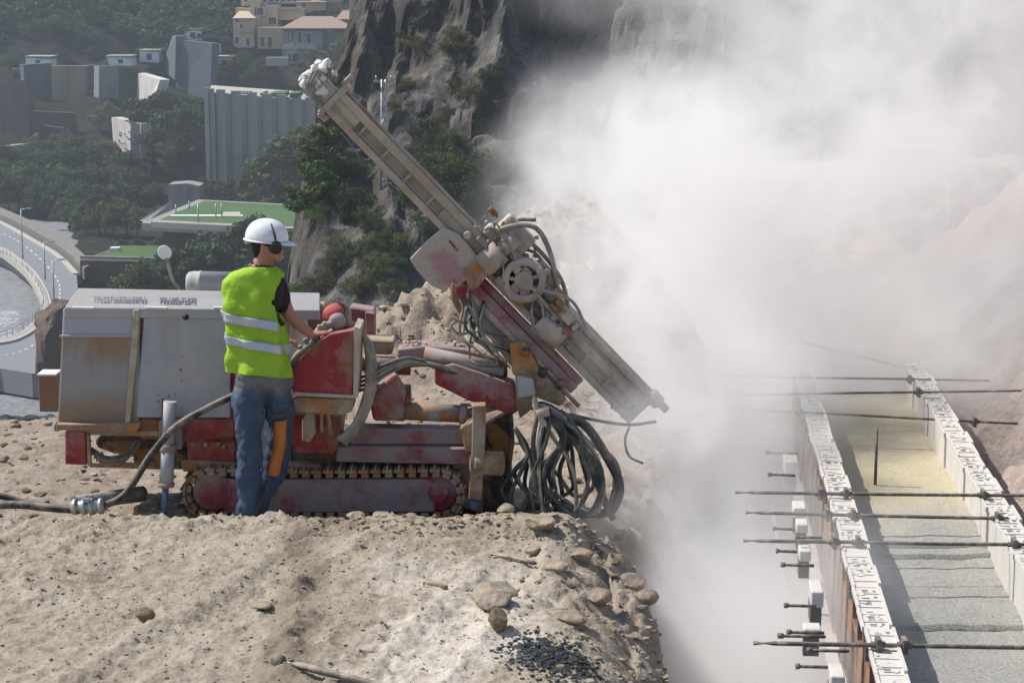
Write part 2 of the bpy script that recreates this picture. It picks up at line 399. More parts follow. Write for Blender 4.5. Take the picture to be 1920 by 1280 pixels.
# rocky ridge and cliff to the right
def cliff_prof(Y): return np.interp(Y, [95, 125, 140, 160, 167, 175, 185, 200, 240], [-24, -16.6, -12.4, -10.0, -5.5, 2.5, 14, 34, 60])
def cliff_left(Y):   # left boundary of the outcrop (u -> x)
    u = np.interp(Y, [95, 125, 140, 160, 168, 178, 200], [585, 592, 598, 615, 645, 705, 790])
    return (u-960)/FPX*Y
def cliff_z(x, Y):
    z = cliff_prof(Y); d = cliff_left(Y)-np.asarray(x)
    return z-np.where(d > 0, 1.2*d+.9*d*d, 0)
na, nb = 330, 240
tt = np.linspace(0, 1, nb)[:, None]; Yb = np.interp(tt, [0, .10, .28, .85, 1.0], [95, 125, 158, 192, 240])
aa = np.linspace(0, 1, na)[None, :]
XX = cliff_left(Yb)-9+aa**1.3*(120+0*Yb); YY = Yb+0*aa
ZZ = cliff_z(XX, YY)
fold = ridge(XX*.055, ZZ*.018, YY*.01, 4, 21); crag = fbm(XX*.15, ZZ*.055, YY*.05, 4, 22, .45); ff = fbm(XX*.5, ZZ*.25, YY*.3, 3, 9, .45)
steep = sst(150, 168, YY)
big = ridge(XX*.09, ZZ*.12, YY*.05, 3, 44)
fold2 = ridge(XX*.13, ZZ*.03, YY*.02, 3, 77)
YY2 = YY-(fold*5.0*steep)-fold2*3.4*steep-crag*(1.8+1.8*steep)-ff*.8-ridge(XX*.34, ZZ*.06, YY*.02, 3, 78)*1.1*steep
ZZ2 = ZZ+(1-steep)*(big*2.2+crag*1.9)+ff*.6
XX2 = XX+crag*1.0
OBJ_C = grid_mesh('rocky_ridge', XX2, YY2, ZZ2, M['cliff'], smooth=False)

# water, road
mb = MB(); mb.add([(-400, 150, -47.3), (60, 150, -47.3), (60, 470, -47.3), (-400, 470, -47.3)], [(0,1,2,3)])
tag(mb.build('sea_water', M['water']), kind='structure')
def flat(name, uv, z, mat, depth=3.0, kind='structure'):
    pts = [G(u, v, z) for u, v in uv]; m = MB(); m.prism(pts, (0, 0, -depth)); o = m.build(name, mat); 
    if kind: o['kind'] = kind
    return o
outer = [(-90,374),(0,412),(50,438),(110,474),(143,508),(146,540),(128,572),(116,600),(116,700)]
inner = [(116,703),(60,700),(0,690),(-90,688),(-90,652),(0,645),(40,632),(70,610),(92,585),(92,560),(82,535),(60,505),(28,480),(0,465),(-90,436)]
flat('seaside_road', outer+inner, -44, M['asphalt'])
# pavement along the sea side and kerb along the hill side
def strip(name, line, w, z, mat, depth):
    m = MB(); pts = [G(u, v, z) for u, v in line]; pts = spline(pts, 5)
    for i in range(len(pts)-1):
        a, b = pts[i], pts[i+1]; n0 = Vector((0,0,1)).cross((pts[min(i+1,len(pts)-1)]-pts[max(i-1,0)]).normalized())*w; n1 = Vector((0,0,1)).cross((pts[min(i+2,len(pts)-1)]-a).normalized())*w
        m.hexa([a-n0-Vector((0,0,depth)), b-n1-Vector((0,0,depth)), b+n1-Vector((0,0,depth)), a+n0-Vector((0,0,depth))], [a-n0, b-n1, b+n1, a+n0])
    o = m.build(name, mat); o['kind'] = 'structure'; return o
strip('seaside_pavement', [(-90,645),(0,640),(38,628),(66,608),(84,585),(86,562),(76,537),(56,507),(24,480),(0,466),(-90,432)], .75, -43.7, M['kerb'], 1.2)
strip('roadside_kerb', [(-90,378),(0,416),(50,443),(108,478),(142,512)], .5, -43.8, M['kerb'], 1.0)
m = MB(); top = spline([G(u, v, -43.0)+Vector((.5,2,0)) for u, v in [(-90,372),(0,408),(56,436),(112,472),(147,506)]], 5)
for i in range(len(top)-1):
    a, b = top[i], top[i+1]; d = Vector((.8, 3, .5)); z = Vector((0,0,-2.0))
    m.hexa([a+z, b+z, b+z+d, a+z+d], [a, b, b+d, a+d])
tag(m.build('roadside_embankment', plain('grey_brown_bank', (.17,.155,.135), .95, nscale=.5, var=.35)), kind='structure')
# dashed centre line, edge line and railing of the seaside road
cl_ = spline([G(u, v, -43.99) for u, v in [(-90,404),(0,436),(40,456),(78,488),(108,525),(112,560),(104,590),(84,628),(40,658),(-20,668),(-90,670)]], 9)
m = MB()
for i in range(0, len(cl_)-1, 2):
    a, b = cl_[i], cl_[i].lerp(cl_[i+1], .8); n_ = Vector((0,0,1)).cross((b-a).normalized())*.09; e = Vector((0,0,.012)); m.prism([a-n_+e, b-n_+e, b+n_+e, a+n_+e], (0,0,-.01))
tag(m.build('road_marking', M['white']), kind='structure')
rl_ = spline([G(u, v, -43.7) for u, v in [(-60,637),(0,636),(34,624),(61,604),(79,583),(81,562),(72,538),(52,510),(20,483),(-4,470),(-60,442)]], 6)
r_ = root('railing', rl_[0], 'thin pale railing along the sea side of the curved road', 'railing')
m = MB(); m.tube([p+Vector((0,0,1.05)) for p in rl_], .05, 6, smooth=False); m.build('handrail', M['galv'], r_)
m = MB(); m.tube([p+Vector((0,0,.55)) for p in rl_], .035, 6, smooth=False); m.build('mid_rail', M['galv'], r_)
for p in rl_[::2]:
    m = MB(); m.cyl(p, p+Vector((0,0,1.05)), .05, .05, 6); m.build('post', M['galv'], r_)
for k, (u, v, h) in enumerate([(43,485,92),(85,523,68),(102,580,92)]):
    b = G(u, v, -43.7); r_ = root('street_lamp', b, ['tall grey street lamp where the seaside road leaves the picture, tallest of three', 'slim grey street lamp halfway round the bend of the seaside road', 'grey street lamp closest to the dark rock, at the tightest part of the road bend'][k], 'street lamp', 'street lamps along the seaside road')
    H = h/FPX*b.y*1.02
    m = MB(); m.cyl(b, b+Vector((0,0,H)), .14, .08, 8); m.build('pole', M['galv'], r_)
    m = MB(); m.cyl(b+Vector((0,0,H)), b+Vector((1.3,0,H+.15)), .05, .05, 6); m.box(b+Vector((1.0,-.15,H+.05)), b+Vector((1.8,.15,H+.25))); m.build('lamp_head', M['galv'], r_)
# dark rock beside the bend
m = MB()
V, F = ico(4); c = P(113, 622, 238)
q = V*np.array([2.9, 5, 4.0])*(1+.22*fbm(V[:,0]*2, V[:,1]*2, V[:,2]*2, 4, 5))[:, None]
q[:, 2] = np.where(q[:, 2] < 0, q[:, 2]*2.6, q[:, 2])
m.add(q+np.array(c[:]), F); o = m.build('rock_outcrop', M['wall_brown'], loc=c); tag(o, 'dark brown rock face beside the bend of the seaside road', 'rock')
# near slope under the road (dark, behind the rubble)
# lawn terraces -------------------------------------------------------------
def block(name, mats, uv_front, Y, depth, label, cat, group=None, extra=None):
    m = MB(); m.uvp(uv_front, Y, depth); o = m.build(name, mats, loc=P(uv_front[0][0], uv_front[0][1], Y)); tag(o, label, cat, group); return o
zc = -37.0
def court():
    front = [G(265, 418, zc), G(560, 432, zc)]; back = [G(372, 374, zc), G(640, 388, zc)]
    r_ = root('sports_terrace', front[0], 'bright green sports terrace on a raised platform above the brown wall', 'sports ground')
    m = MB(); m.prism([front[0], front[1], back[1], back[0]], (0,0,-1.3)); m.build('platform', M['conc_g'], r_)
    m = MB(); m.prism([front[0]+Vector((3,4,-1.3)), front[1]+Vector((0,4,-1.3)), back[1]+Vector((0,0,-1.3)), back[0]+Vector((1,0,-1.3))], (0,0,-9)); m.build('base_wall', M['wall_brown'], r_)
    m = MB(); e = Vector((0,0,.06))
    a, b, c2, d = G(300,412,zc)+e, G(560,425,zc)+e, G(640,390,zc)+e, G(384,377,zc)+e
    m.prism([a, b, c2, d], (0,0,-.05)); m.build('turf', M['turf'], r_)
    m = MB(); p, q = G(320,404,zc)+e*1.6, G(452,404.5,zc)+e*1.6
    m.prism([G(318,405.5,zc)+e*1.6, G(455,406,zc)+e*1.6, G(455,403.5,zc)+e*1.6, G(322,403.5,zc)+e*1.6], (0,0,-.03)); m.build('white_line', M['white'], r_)
    m = MB(); m.prism([G(414,407,zc)+e*2.2, G(452,407,zc)+e*2.2, G(450,398.5,zc)+e*2.2, G(420,398.5,zc)+e*2.2], (0,0,-.03)); m.build('pale_pad', M['kerb'], r_)
    for (u, v, h) in [(372,417,34),(405,408,26),(416,408,26),(330,400,16),(355,392,15)]:
        m = MB(); b = G(u, v, zc); m.cyl(b, b+Vector((0,0,h/FPX*b.y)), .12, .12, 6); m.build('fence_post', M['galv'], r_)
    m = MB()
    a, b = G(285,424,zc), G(560,437,zc); a2, b2 = G(378,373,zc), G(300,410,zc)
    m.beam(a+Vector((0,0,.3)), b+Vector((0,0,.3)), .4, .5, up=(0,1,0)); m.build('kerb', M['kerb'], r_)
court()
block('retaining_wall', M['conc_g'], [(316,398),(374,372),(374,349),(350,344),(316,346)], 385, 6, 'small grey concrete wall at the top corner of the green sports terrace', 'retaining wall')
m = MB(); m.prism([P(262,413,347), P(272,418,347), P(322,396,372), P(318,380,372)], (0,3,0)); tag(m.build('stone_steps', M['kerb'], loc=P(262,413,347)), 'pale stone steps climbing beside the left edge of the sports terrace', 'steps')
zl = -42
r_ = root('lawn_terrace', G(160, 486, zl), 'small green lawn on top of the long brown wall, beside the road', 'lawn terrace')
m = MB(); m.prism([G(150,488,zl), G(385,492,zl), G(385,462,zl), G(225,460,zl)], (0,0,-5.4)); m.build('wall', M['wall_brown'], r_)
m = MB(); e = Vector((0,0,.06)); m.prism([G(190,481,zl)+e, G(315,485,zl)+e, G(330,464,zl)+e, G(235,462,zl)+e], (0,0,-.05)); m.build('turf', M['turf'], r_)
m = MB(); a, b = G(152,484,zl), G(385,490,zl); m.beam(a+Vector((0,-.3,.2)), b+Vector((0,-.3,.2)), .3, .25); m.build('coping', M['conc_g'], r_)
m = MB(); p = G(206,470,zl+.1); m.box(p, p+Vector((1.6,1.5,.5))); m.build('bench', M['white'], r_)
# retaining walls -----------------------------------------------------------
def wall3(name, mats, uv, Y0, Y1, label, cat='retaining wall', th=2.5, grp=None):
    """wall quad with its own depths on the left and right edge (angled plan)"""
    (a, b, c, d) = uv; A, B, C, D = P(*a, Y0), P(*b, Y1), P(*c, Y1), P(*d, Y0)
    n = Vector((0,0,1)).cross((B-A).normalized()); n.z = 0; n.normalize(); 
    if n.y < 0: n = -n
    m = MB(); m.prism([A, B, C, D], n*th); o = m.build(name, mats, loc=A); return tag(o, label, cat, grp)
wall3('retaining_wall', M['conc_g'], [(98,228),(158,228),(160,124),(96,124)], 524, 524, 'tan sheeted retaining wall, square, between the grey netted rock and a dark gap').data.materials[0] = M['conc_t']
wall3('retaining_wall', M['net'], [(50,215),(97,232),(97,118),(44,122)], 522, 526, 'grey netted rock wall under a small white building')
wall3('retaining_wall', M['net'], [(158,242),(182,250),(184,122),(160,124)], 530, 536, 'dark narrow wall in shade at the right of the tan wall')
wall3('retaining_wall', M['conc_g'], [(184,250),(222,262),(222,124),(186,124)], 520, 524, 'grey sprayed wall under a pale roof slab, with a yellow stain')
wall3('retaining_wall', M['leaf_dark'], [(222,226),(254,232),(256,128),(224,126)], 515, 515, 'very dark green creeper-covered wall between the grey wall and the white upper wall')
wall3('retaining_wall', M['conc_w'], [(254,220),(276,225),(300,150),(256,137)], 516, 500, 'upper white sprayed wall tapering to a point among dark trees')
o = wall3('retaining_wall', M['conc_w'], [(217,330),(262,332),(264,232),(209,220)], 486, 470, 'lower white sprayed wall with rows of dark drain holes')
m = MB()
for i in range(22):
    rr = random.random; u = 222+rr()*36; v = 245+rr()*42; yy = 486-16*(u-212)/50-.35
    p = P(u, v, yy); m.box(p-Vector((.13,.1,.15)), p+Vector((.13,.25,.15)))
dh = m.build('drain_hole', M['glass_dark'], o); dh['kind'] = 'stuff'
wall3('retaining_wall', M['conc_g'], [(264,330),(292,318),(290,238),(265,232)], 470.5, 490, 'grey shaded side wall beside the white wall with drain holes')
wall3('retaining_wall', M['net'], [(330,162),(392,205),(398,82),(326,74)], 540, 532, 'tall dark slate-grey wall above the ribbed wall, lit chips along its top')
wall3('retaining_wall', M['conc_w'], [(298,128),(328,150),(330,68),(322,66)], 560, 538, 'pale bluish slope facing left beside the tall dark slate wall').data.materials[0] = M['net']
wall3('retaining_wall', M['conc_g'], [(0,330),(52,312),(52,270),(0,276)], 470, 478, 'grey concrete block wall low at the left edge above the trees')
wall3('retaining_wall', M['wall_brown'], [(55,300),(150,305),(118,240),(84,236)], 482, 484, 'brown rocky hump below the grey netted wall')
wall3('retaining_wall', M['wall_brown'], [(-20,300),(56,292),(52,150),(-20,155)], 500, 497, 'brown rock face at the left edge below the small white building')
wall3('retaining_wall', M['wall_brown'], [(50,300),(158,290),(140,212),(50,208)], 498, 502, 'purple-brown rock slope under the tan wall')
m = MB(); m.uvp([(112,245),(122,240),(150,285),(140,288)], 479, 3); tag(m.build('concrete_ramp', M['net'], loc=P(112,245,487)), 'narrow blue-grey concrete chute running down right from the brown hump', 'chute')
# ribbed wall
r_ = root('ribbed_wall', P(388, 330, 432), 'tall pale concrete retaining wall with vertical ribs and planted top', 'retaining wall')
m = MB(); A, B = P(392,330,433), P(590,330,447); At = P(388,172,433); Bt = P(590,190,447)
m.prism([A, B, Bt, At], (0, 2, 0)); m.build('wall', M['conc_p'], r_)
for k in range(9):
    f = [.0,.05,.13,.27,.42,.56,.70,.84,.97][k]; wd = [.45,.45,.9,1.0,1.0,1.0,1.0,1.0,1.0][k]
    a = A.lerp(B, f); t = At.lerp(Bt, f); t.z += .8
    m = MB(); m.box((a.x-wd, a.y-1.1, a.z-1), (a.x+wd, a.y-.004, t.z)); m.build('rib', M['conc_p'], r_)
m = MB(); m.prism([At+Vector((0,2,-.6)), Bt+Vector((0,2,-.6)), P(566,172,468), P(396,160,462)], (0,0,-.5)); m.build('terrace', M['kerb'], r_)
m = MB()
for (u0,u1) in [(430,470),(488,500),(505,540),(543,566)]:
    p = P(u0,176,443); q = P(u1,186,450); m.box((p.x,p.y,p.z-.8), (q.x,q.y+3,p.z+.1))
m.build('turf', M['turf'], r_)
# pale rooftops
for (uv, Y, lb) in [([(48,124),(95,126),(95,112),(48,108)], 536, 'small white flat-roofed building on top of the grey netted rock'),
                    ([(2,150),(34,152),(34,134),(2,131)], 545, 'smallest white building, at the left edge below the forest'),
                    ([(262,116),(298,118),(298,98),(262,96)], 548, 'small cream house half hidden by trees left of the tall slate wall'),
                    ([(404,128),(436,130),(436,110),(404,108)], 544, 'small cream house in the garden above the ribbed wall'),
                    ([(346,74),(378,76),(378,58),(346,56)], 556, 'small cream house behind the top of the tall slate wall'),
                    ([(205,122),(248,124),(246,109),(200,107)], 540, 'pale house with a wide roof slab above the dark creeper wall')]:
    o0 = P(uv[0][0], uv[0][1], Y); r_ = root('hill_house', o0, lb, 'building', 'white buildings on the far slope')
    m = MB(); m.uvp(uv, Y, 7); m.build('wall', M['white'], r_)
    a = P(uv[3][0]-2, uv[3][1], Y-.4); b = P(uv[2][0]+2, uv[2][1]-2, Y-.4); m = MB(); m.box((a.x, a.y, a.z), (b.x, b.y+7.5, a.z+.35)); m.build('roof', M['kerb'], r_)
    m = MB(); a = P((uv[0][0]+uv[1][0])/2-5, uv[0][1]-3, Y-.05); b = P((uv[0][0]+uv[1][0])/2+4, uv[3][1]+5, Y-.05); m.box(a[:], (b.x, b.y+.2, b.z)); m.build('window', M['glass_dark'], r_)
# villas ------------------------------------------------------------------
def rect(m, u0, v0, u1, v1, Y, d=8):
    a = P(u0, v1, Y); b = P(u1, v0, Y); m.box((a.x, Y, a.z), (b.x, Y+d, b.z))
def villa(base, label, rects, wins, roofs, mat, bal=(), sh=0):
    rects = [(*q[:4], q[4]-sh, *q[5:]) for q in rects]; wins = [(*q[:4], q[4]-sh) for q in wins]; roofs = [(*q[:4], q[4]-sh, *q[5:]) for q in roofs]; bal = [(*q[:4], q[4]-sh) for q in bal]; base = (base[0], base[1], base[2]-sh)
    r_ = root('villa', P(*base), label, 'villa', 'villas at the top of the slope')
    for i, (u0,v0,u1,v1,Y,d,mt) in enumerate(rects):
        m = MB(); rect(m, u0,v0,u1,v1,Y,d); m.build('wall', M[mt], r_)
    for (u0,v0,u1,v1,Y) in wins:
        m = MB(); a = P(u0, v1, Y-.12); b = P(u1, v0, Y-.12); fr = .12
        m.box((a.x-fr, Y-.12, a.z-fr), (b.x+fr, Y+.3, b.z+fr)); f_ = m.build('window', M['white'], r_)
        m = MB(); m.box((a.x, Y-.16, a.z), (b.x, Y+.1, b.z)); m.build('pane', M['glass_dark'], f_)
    for (u0,v0,u1,v1,Y,d,mt) in roofs:
        m = MB(); a = P(u0, v1, Y-.6); b = P(u1, v1, Y-.6); h = P(u0, v0, Y).z; mid = (u0+u1)/2
        c1 = P(u0+(u1-u0)*.3, v0, Y+d/2); c2 = P(u0+(u1-u0)*.7, v0, Y+d/2)
        lo = [a, b, Vector((b.x, Y+d, b.z)), Vector((a.x, Y+d, a.z))]
        lo2 = [p+Vector((0,0,.25)) for p in lo]; hi = Vector((c1.x, Y+d/2, h+1.2)), Vector((c2.x, Y+d/2, h+1.2))
        m.hexa(lo, lo2); n = len(m.v); m.add([*lo2, *hi], [(0,1,5,4),(1,2,5),(2,3,4,5),(3,0,4)]); m.build('roof', M[mt], r_)
    for (u0,v0,u1,v1,Y) in bal:
        m = MB(); rect(m, u0,v0,u1,v1,Y-1.2,1.2); m.build('balcony', M['kerb'], r_)
    return r_
villa((528,125,548), 'grey two-storey villa with curved balcony and brown tiled hip roof',
      [(530,60,560,122,552,10,'stucco_g'),(556,58,604,122,548,12,'stucco_g'),(600,60,646,112,552,10,'stucco_g')],
      [(540,100,546,116,548),(548,99,562,117,548),(533,62,536,72,552),(539,62,542,72,552),(546,58,552,80,548),(558,60,566,82,548),(575,62,583,82,548),(598,64,604,70,552)],
      [(526,40,664,55,547,14,'tile')], 'stucco_g', [(530,84,592,92,548)])
villa((442,90,572), 'ochre terraced villa with stepped balconies and orange walls',
      [(442,15,470,50,584,8,'stucco_y'),(438,35,476,88,576,10,'stucco_y'),(470,0,486,88,580,10,'stucco_y'),(484,10,520,60,582,10,'stucco_y'),(505,18,570,38,584,8,'stucco_y'),(484,52,530,92,572,8,'stucco_o'),(478,14,496,30,580,6,'stucco_y')],
      [(441,34,447,42,576),(450,46,456,54,576),(482,15,494,29,580),(504,33,518,46,582),(488,70,496,88,572),(502,70,510,90,572),(440,70,448,82,576),(462,72,468,88,576)],
      [(436,30,478,36,575,9,'stucco_y')], 'stucco_y', [(448,55,476,60,576),(484,48,524,54,582),(505,14,566,18,584),(444,86,476,90,576)], 19)
villa((560,36,585), 'pale yellow villa with small dark windows above the tiled roof',
      [(556,4,610,44,596,10,'stucco_y'),(604,0,640,36,600,10,'stucco_o')],
      [(584,22,590,34,596),(594,22,600,34,596),(566,6,574,14,596)], [(553,-4,613,6,595,11,'tile')], 'stucco_y', (), 24)
villa((470,20,600), 'tall beige apartment block with rows of dark windows at the top edge', [(452,-30,500,12,602,10,'stucco_y'),(500,-30,560,8,606,10,'stucco_o'),(586,-30,640,6,606,10,'stucco_g')],
      [(458+12*i,-4+0*i,464+12*i,4,602) for i in range(4)]+[(506+11*i,-4,512+11*i,3,606) for i in range(5)]+[(592+11*i,-8,598+11*i,0,606) for i in range(4)], [], 'stucco_y', [(452,6,500,9,602),(500,4,560,7,606)], 34)
villa((640,70,575), 'small peach house with arched openings beside the cliff top', [(630,36,672,74,578,9,'stucco_o'),(640,20,668,40,582,9,'stucco_y')],
      [(634,46,640,58,578),(646,46,652,58,578),(658,46,664,58,578),(646,26,652,34,582),(657,26,663,34,582)], [(628,30,674,38,577,9,'tile')], 'stucco_y', [(630,60,672,64,578)], 22)
villa((680,48,560), 'grey villa with one bluish window just left of the cliff',
      [(676,-10,738,48,566,10,'stucco_g')], [(690,14,702,26,566),(712,-4,722,6,566)], [(672,-24,742,-12,565,11,'tile')], 'stucco_g')
for (u0,v0,u1,v1,Y,lb) in [(618,82,652,98,545,'sunlit tan garden wall right of the grey villa'),(498,108,540,124,540,'pale sunlit parapet in front of the grey villa'),(370,64,420,72,556,'bluish flat rooftop behind the tall slate wall'),(396,84,412,100,540,'broken white parapet at the right end of the slate wall')]:
    m = MB(); rect(m, u0,v0,u1,v1,Y,3); tag(m.build('garden_wall', M['kerb'] if u0 != 370 else M['net'], loc=P(u0,v1,Y)), lb, 'garden wall')
# lattice pole in front of the cliff
b = P(722, 392, 136); H = (392-150)/FPX*136; r_ = root('utility_pole', b, 'slender grey lattice pole in front of the cliff, behind the drill mast', 'utility pole')
m = MB()
for sx in (-.28, .28):
    for sy in (-.28, .28): m.cyl(b+Vector((sx,sy,0)), b+Vector((sx*.45,sy*.45,H)), .06, .05, 6)
for i in range(12):
    f0, f1 = i/12, (i+1)/12; k0, k1 = .28*(1-.55*f0), .28*(1-.55*f1)
    for sy in (-1, 1): m.cyl(b+Vector((-k0 if i % 2 else k0, sy*k0, H*f0)), b+Vector((k1 if i % 2 else -k1, sy*k1, H*f1)), .035, .035, 5)
m.build('lattice', M['galv'], r_)
m = MB(); m.box(b+Vector((-.7,-.08,H-.2)), b+Vector((.7,.08,H-.05))); m.cyl(b+Vector((-.5,0,H-.05)), b+Vector((-.5,0,H+.25)), .06, .06, 6); m.cyl(b+Vector((.5,0,H-.05)), b+Vector((.5,0,H+.25)), .06, .06, 6); m.build('crossarm', M['galv'], r_)
m = MB(); m.tube([b+Vector((0,0,H*.72)), P(690,300,128), P(640,250,124)], .035, 5, k=6); tag(m.build('overhead_cable', M['galv'], loc=b), 'thin cable running up left from the lattice pole', 'cable')

# ---------------------------------------------------------------- trees
def leaf_cloud(rng, centers, radii, per, size, flat=1.0):
    n = len(centers)*per; c = np.repeat(np.array(centers), per, 0); r = np.repeat(np.array(radii), per)
    d = rng.normal(size=(n, 3)); d /= np.linalg.norm(d, axis=1)[:, None]
    rad = r*(.55+.5*rng.random(n)); p = c+d*rad[:, None]*np.array([1, 1, flat])
    a = rng.normal(size=(n, 3)); a /= np.linalg.norm(a, axis=1)[:, None]; b = np.cross(a, d+.3*rng.normal(size=(n, 3))); b /= np.linalg.norm(b, axis=1)[:, None]
    s = (size*(.6+.8*rng.random(n)))[:, None]
    V = np.stack([p-a*s, p+b*s*.6, p+a*s, p-b*s*.6], 1).reshape(-1, 3)
    return V
def quads_mesh(name, V, mat):
    me = bpy.data.meshes.new(name); n = len(V)//4
    me.vertices.add(len(V)); me.vertices.foreach_set('co', V.ravel()); me.loops.add(n*4); me.loops.foreach_set('vertex_index', np.arange(n*4, dtype=np.int32))
    me.polygons.add(n); me.polygons.foreach_set('loop_start', np.arange(0, n*4, 4, dtype=np.int32)); me.update(calc_edges=True); me.materials.append(mat); return me
def crown_points(rng, kind):
    """unit tree, height 1: clump centres and radii"""
    C_, r_ = [], []
    if kind == 'pine':
        for i in range(46):
            h = .25+.72*rng.random(); w_ = .34*(1-((h-.45)/.62)**2)+.03; a = rng.random()*6.283; k = math.sqrt(rng.random())*w_
            C_.append((k*math.cos(a), k*math.sin(a), h)); r_.append(.06+.07*rng.random())
    elif kind == 'bushy':
        for i in range(40):
            a = rng.random()*6.283; el = rng.random()*1.5; k = .30*(.5+.5*rng.random())
            C_.append((k*1.25*math.cos(a)*math.cos(el), k*1.25*math.sin(a)*math.cos(el), .38+1.6*k*math.sin(el))); r_.append(.08+.07*rng.random())
    elif kind == 'cypress':
        for i in range(34):
            h = .08+.88*rng.random(); w_ = .13*(1-h)**.5+.01; a = rng.random()*6.283
            C_.append((w_*math.cos(a), w_*math.sin(a), h)); r_.append(.05+.03*rng.random())
    else:
        for i in range(30):
            a = rng.random()*6.283; k = .55*math.sqrt(rng.random())
            C_.append((k*math.cos(a), k*math.sin(a), .15+.6*rng.random()*(1-k))); r_.append(.12+.1*rng.random())
    return C_, r_
PROTO = {}
def proto(kind, leaf, var):
    k = (kind, leaf, var)
    if k in PROTO: return PROTO[k]
    rng = np.random.default_rng(hash(kind) % 1 + var*31+len(kind)); C_, r_ = crown_points(rng, kind)
    cm = quads_mesh('crown', leaf_cloud(rng, C_, r_, 75 if kind != 'shrub' else 80, .026, .8), M[leaf])
    tm = MB(); tm.tube([(0,0,-.12),(.01,0,.2),(-.01,.01,.45),(0,0,.8)] if kind != 'shrub' else [(0,0,-.1),(.02,0,.1),(0,0,.3)], (.026, .006), 6, k=3)
    for i in range(4):
        a = i*1.7+var; tm.tube([(0,0,.3+.08*i), (.1*math.cos(a), .1*math.sin(a), .42+.08*i), (.2*math.cos(a), .2*math.sin(a), .52+.07*i)], (.012,.004), 5, k=2)
    me = bpy.data.meshes.new('trunk'); me.from_pydata(tm.v, [], tm.f); me.materials.append(M['bark'])
    PROTO[k] = (cm, me); return PROTO[k]
def tree(p, H, kind, leaf, label, cat, group, wide=1.0, name=None):
    label = ' '.join(label.split()[:16])
    cm, tm = proto(kind, leaf, random.randrange(3))
    r_ = root(name or {'pine': 'pine_tree', 'bushy': 'leafy_tree', 'cypress': 'cypress_tree', 'shrub': 'shrub'}[kind], p, label, cat, group)
    r_.rotation_euler.z = random.random()*6.28; s = H*random.uniform(.9, 1.1); r_.scale = (s*wide, s*wide, s)
    for nm, me in (('crown', cm), ('trunk', tm)):
        o = bpy.data.objects.new(nm, me); COL.objects.link(o); o.parent = r_
    return r_
ORDX = None
ORD = ['first','second','third','fourth','fifth','sixth','seventh','eighth','ninth','tenth','eleventh','twelfth','thirteenth','fourteenth','fifteenth','sixteenth','seventeenth','eighteenth','nineteenth','twentieth','twenty-first','twenty-second','twenty-third','twenty-fourth','twenty-fifth','twenty-sixth','twenty-seventh','twenty-eighth','twenty-ninth','thirtieth']
def row(pts, hpx, kind, leaf, phrase, group, fn=far_z, wide=1.0, y0=60, noun='tree', Yf=None):
    pts = sorted(pts, key=lambda q: q[0])
    for i, q in enumerate(pts):
        u, v = q[0], q[1]; h = q[2] if len(q) > 2 else hpx
        p = far_hit(u, v, fn, y0) if Yf is None else P(u, v, Yf); H = h/FPX*p.y
        if Yf is not None: H += p.z+46.5; p.z = -46.5
        lb = '%s %s from the left %s' % (ORD[i], noun, phrase) if len(pts) > 1 else '%s %s' % (noun, phrase)
        tree(p-Vector((0,0,H*.06)), H, kind, leaf, lb, 'shrub' if kind == 'shrub' else 'tree', group, wide)
jit = lambda a, n, v0, v1: [(a[0]+(a[1]-a[0])*(i+random.uniform(.2,.8))/n, v0+(v1-v0)*(i+.5)/n+random.uniform(-5,5)) for i in range(n)]
GA = 'trees on the slope above the seaside road'
row(jit((60,215),9,300,315), 60, 'bushy','leaf_olive', 'of the top row under the rock walls', GA, wide=1.2)
row(jit((-5,250),15,335,350), 74, 'bushy','leaf_dark', 'of the upper row under the rock walls', GA, wide=1.15)
row(jit((-8,265),15,368,380), 76, 'bushy','leaf_mid', 'of the middle row below the rock walls', GA, wide=1.15)
row(jit((10,300),15,402,412), 80, 'bushy','leaf_dark', 'of the third row down the slope', GA, wide=1.15)
row(jit((120,262),8,432,452), 78, 'bushy','leaf_mid', 'of the lowest row beside the embankment', GA, wide=1.1)
GB = 'trees between the white and ribbed walls'
row([(295,330,150),(315,300,130),(338,340,150),(352,290,110),(372,335,130),(300,260,90),(376,245,70)], 120, 'pine','leaf_dark', 'in the gap between white and ribbed walls', GB, wide=1.1)
row([(345,345,120),(368,330,100)], 100, 'bushy','leaf_olive', 'of the two olive trees by the ribbed wall', GB)
row(jit((385,500),7,372,378), 52, 'bushy','leaf_dark', 'of the hedge under the ribbed wall', 'hedge trees below the ribbed wall', wide=1.3)
row([(505,420,150),(530,445,190),(560,435,230),(545,340,140),(590,360,190),(606,310,150),(520,360,120),(578,425,170),(500,455,90),(625,255,110),(548,410,150),(598,400,150)], 150, 'pine','leaf_mid', 'in the dark pine stand left of the cliff', 'big pines left of the cliff', wide=1.15)
row([(300,470,30),(330,480,40),(355,490,40),(380,505,70),(410,500,75),(440,495,70),(470,480,80),(395,470,45),(450,450,50),(478,440,60),(425,465,40)], 60, 'bushy','leaf_dark', 'in the dark thicket behind the worker', 'trees behind the worker', wide=1.3, Yf=318)
row([(255,545,72),(290,548,60)], 60, 'bushy','leaf_mid', 'standing against the long brown wall', 'trees by the brown wall', Yf=296)
row([(232,470,26),(262,472,30),(300,468,30),(330,455,34),(365,452,36)], 30, 'bushy','leaf_dark', 'along the back of the small lawn', 'trees by the lawn', wide=1.3)
row([(395,150,50),(420,160,60),(445,150,55),(470,168,50),(492,150,45),(405,125,40),(515,160,40),(462,128,34)], 45, 'bushy','leaf_dark', 'in the garden below the villas', 'garden trees below the villas', wide=1.25)
row([(430,105,24),(455,108,22),(480,106,22),(505,104,20),(520,98,30)], 24, 'bushy','leaf_mid', 'of the bright row under the ochre villa', 'garden trees below the villas', wide=1.4)
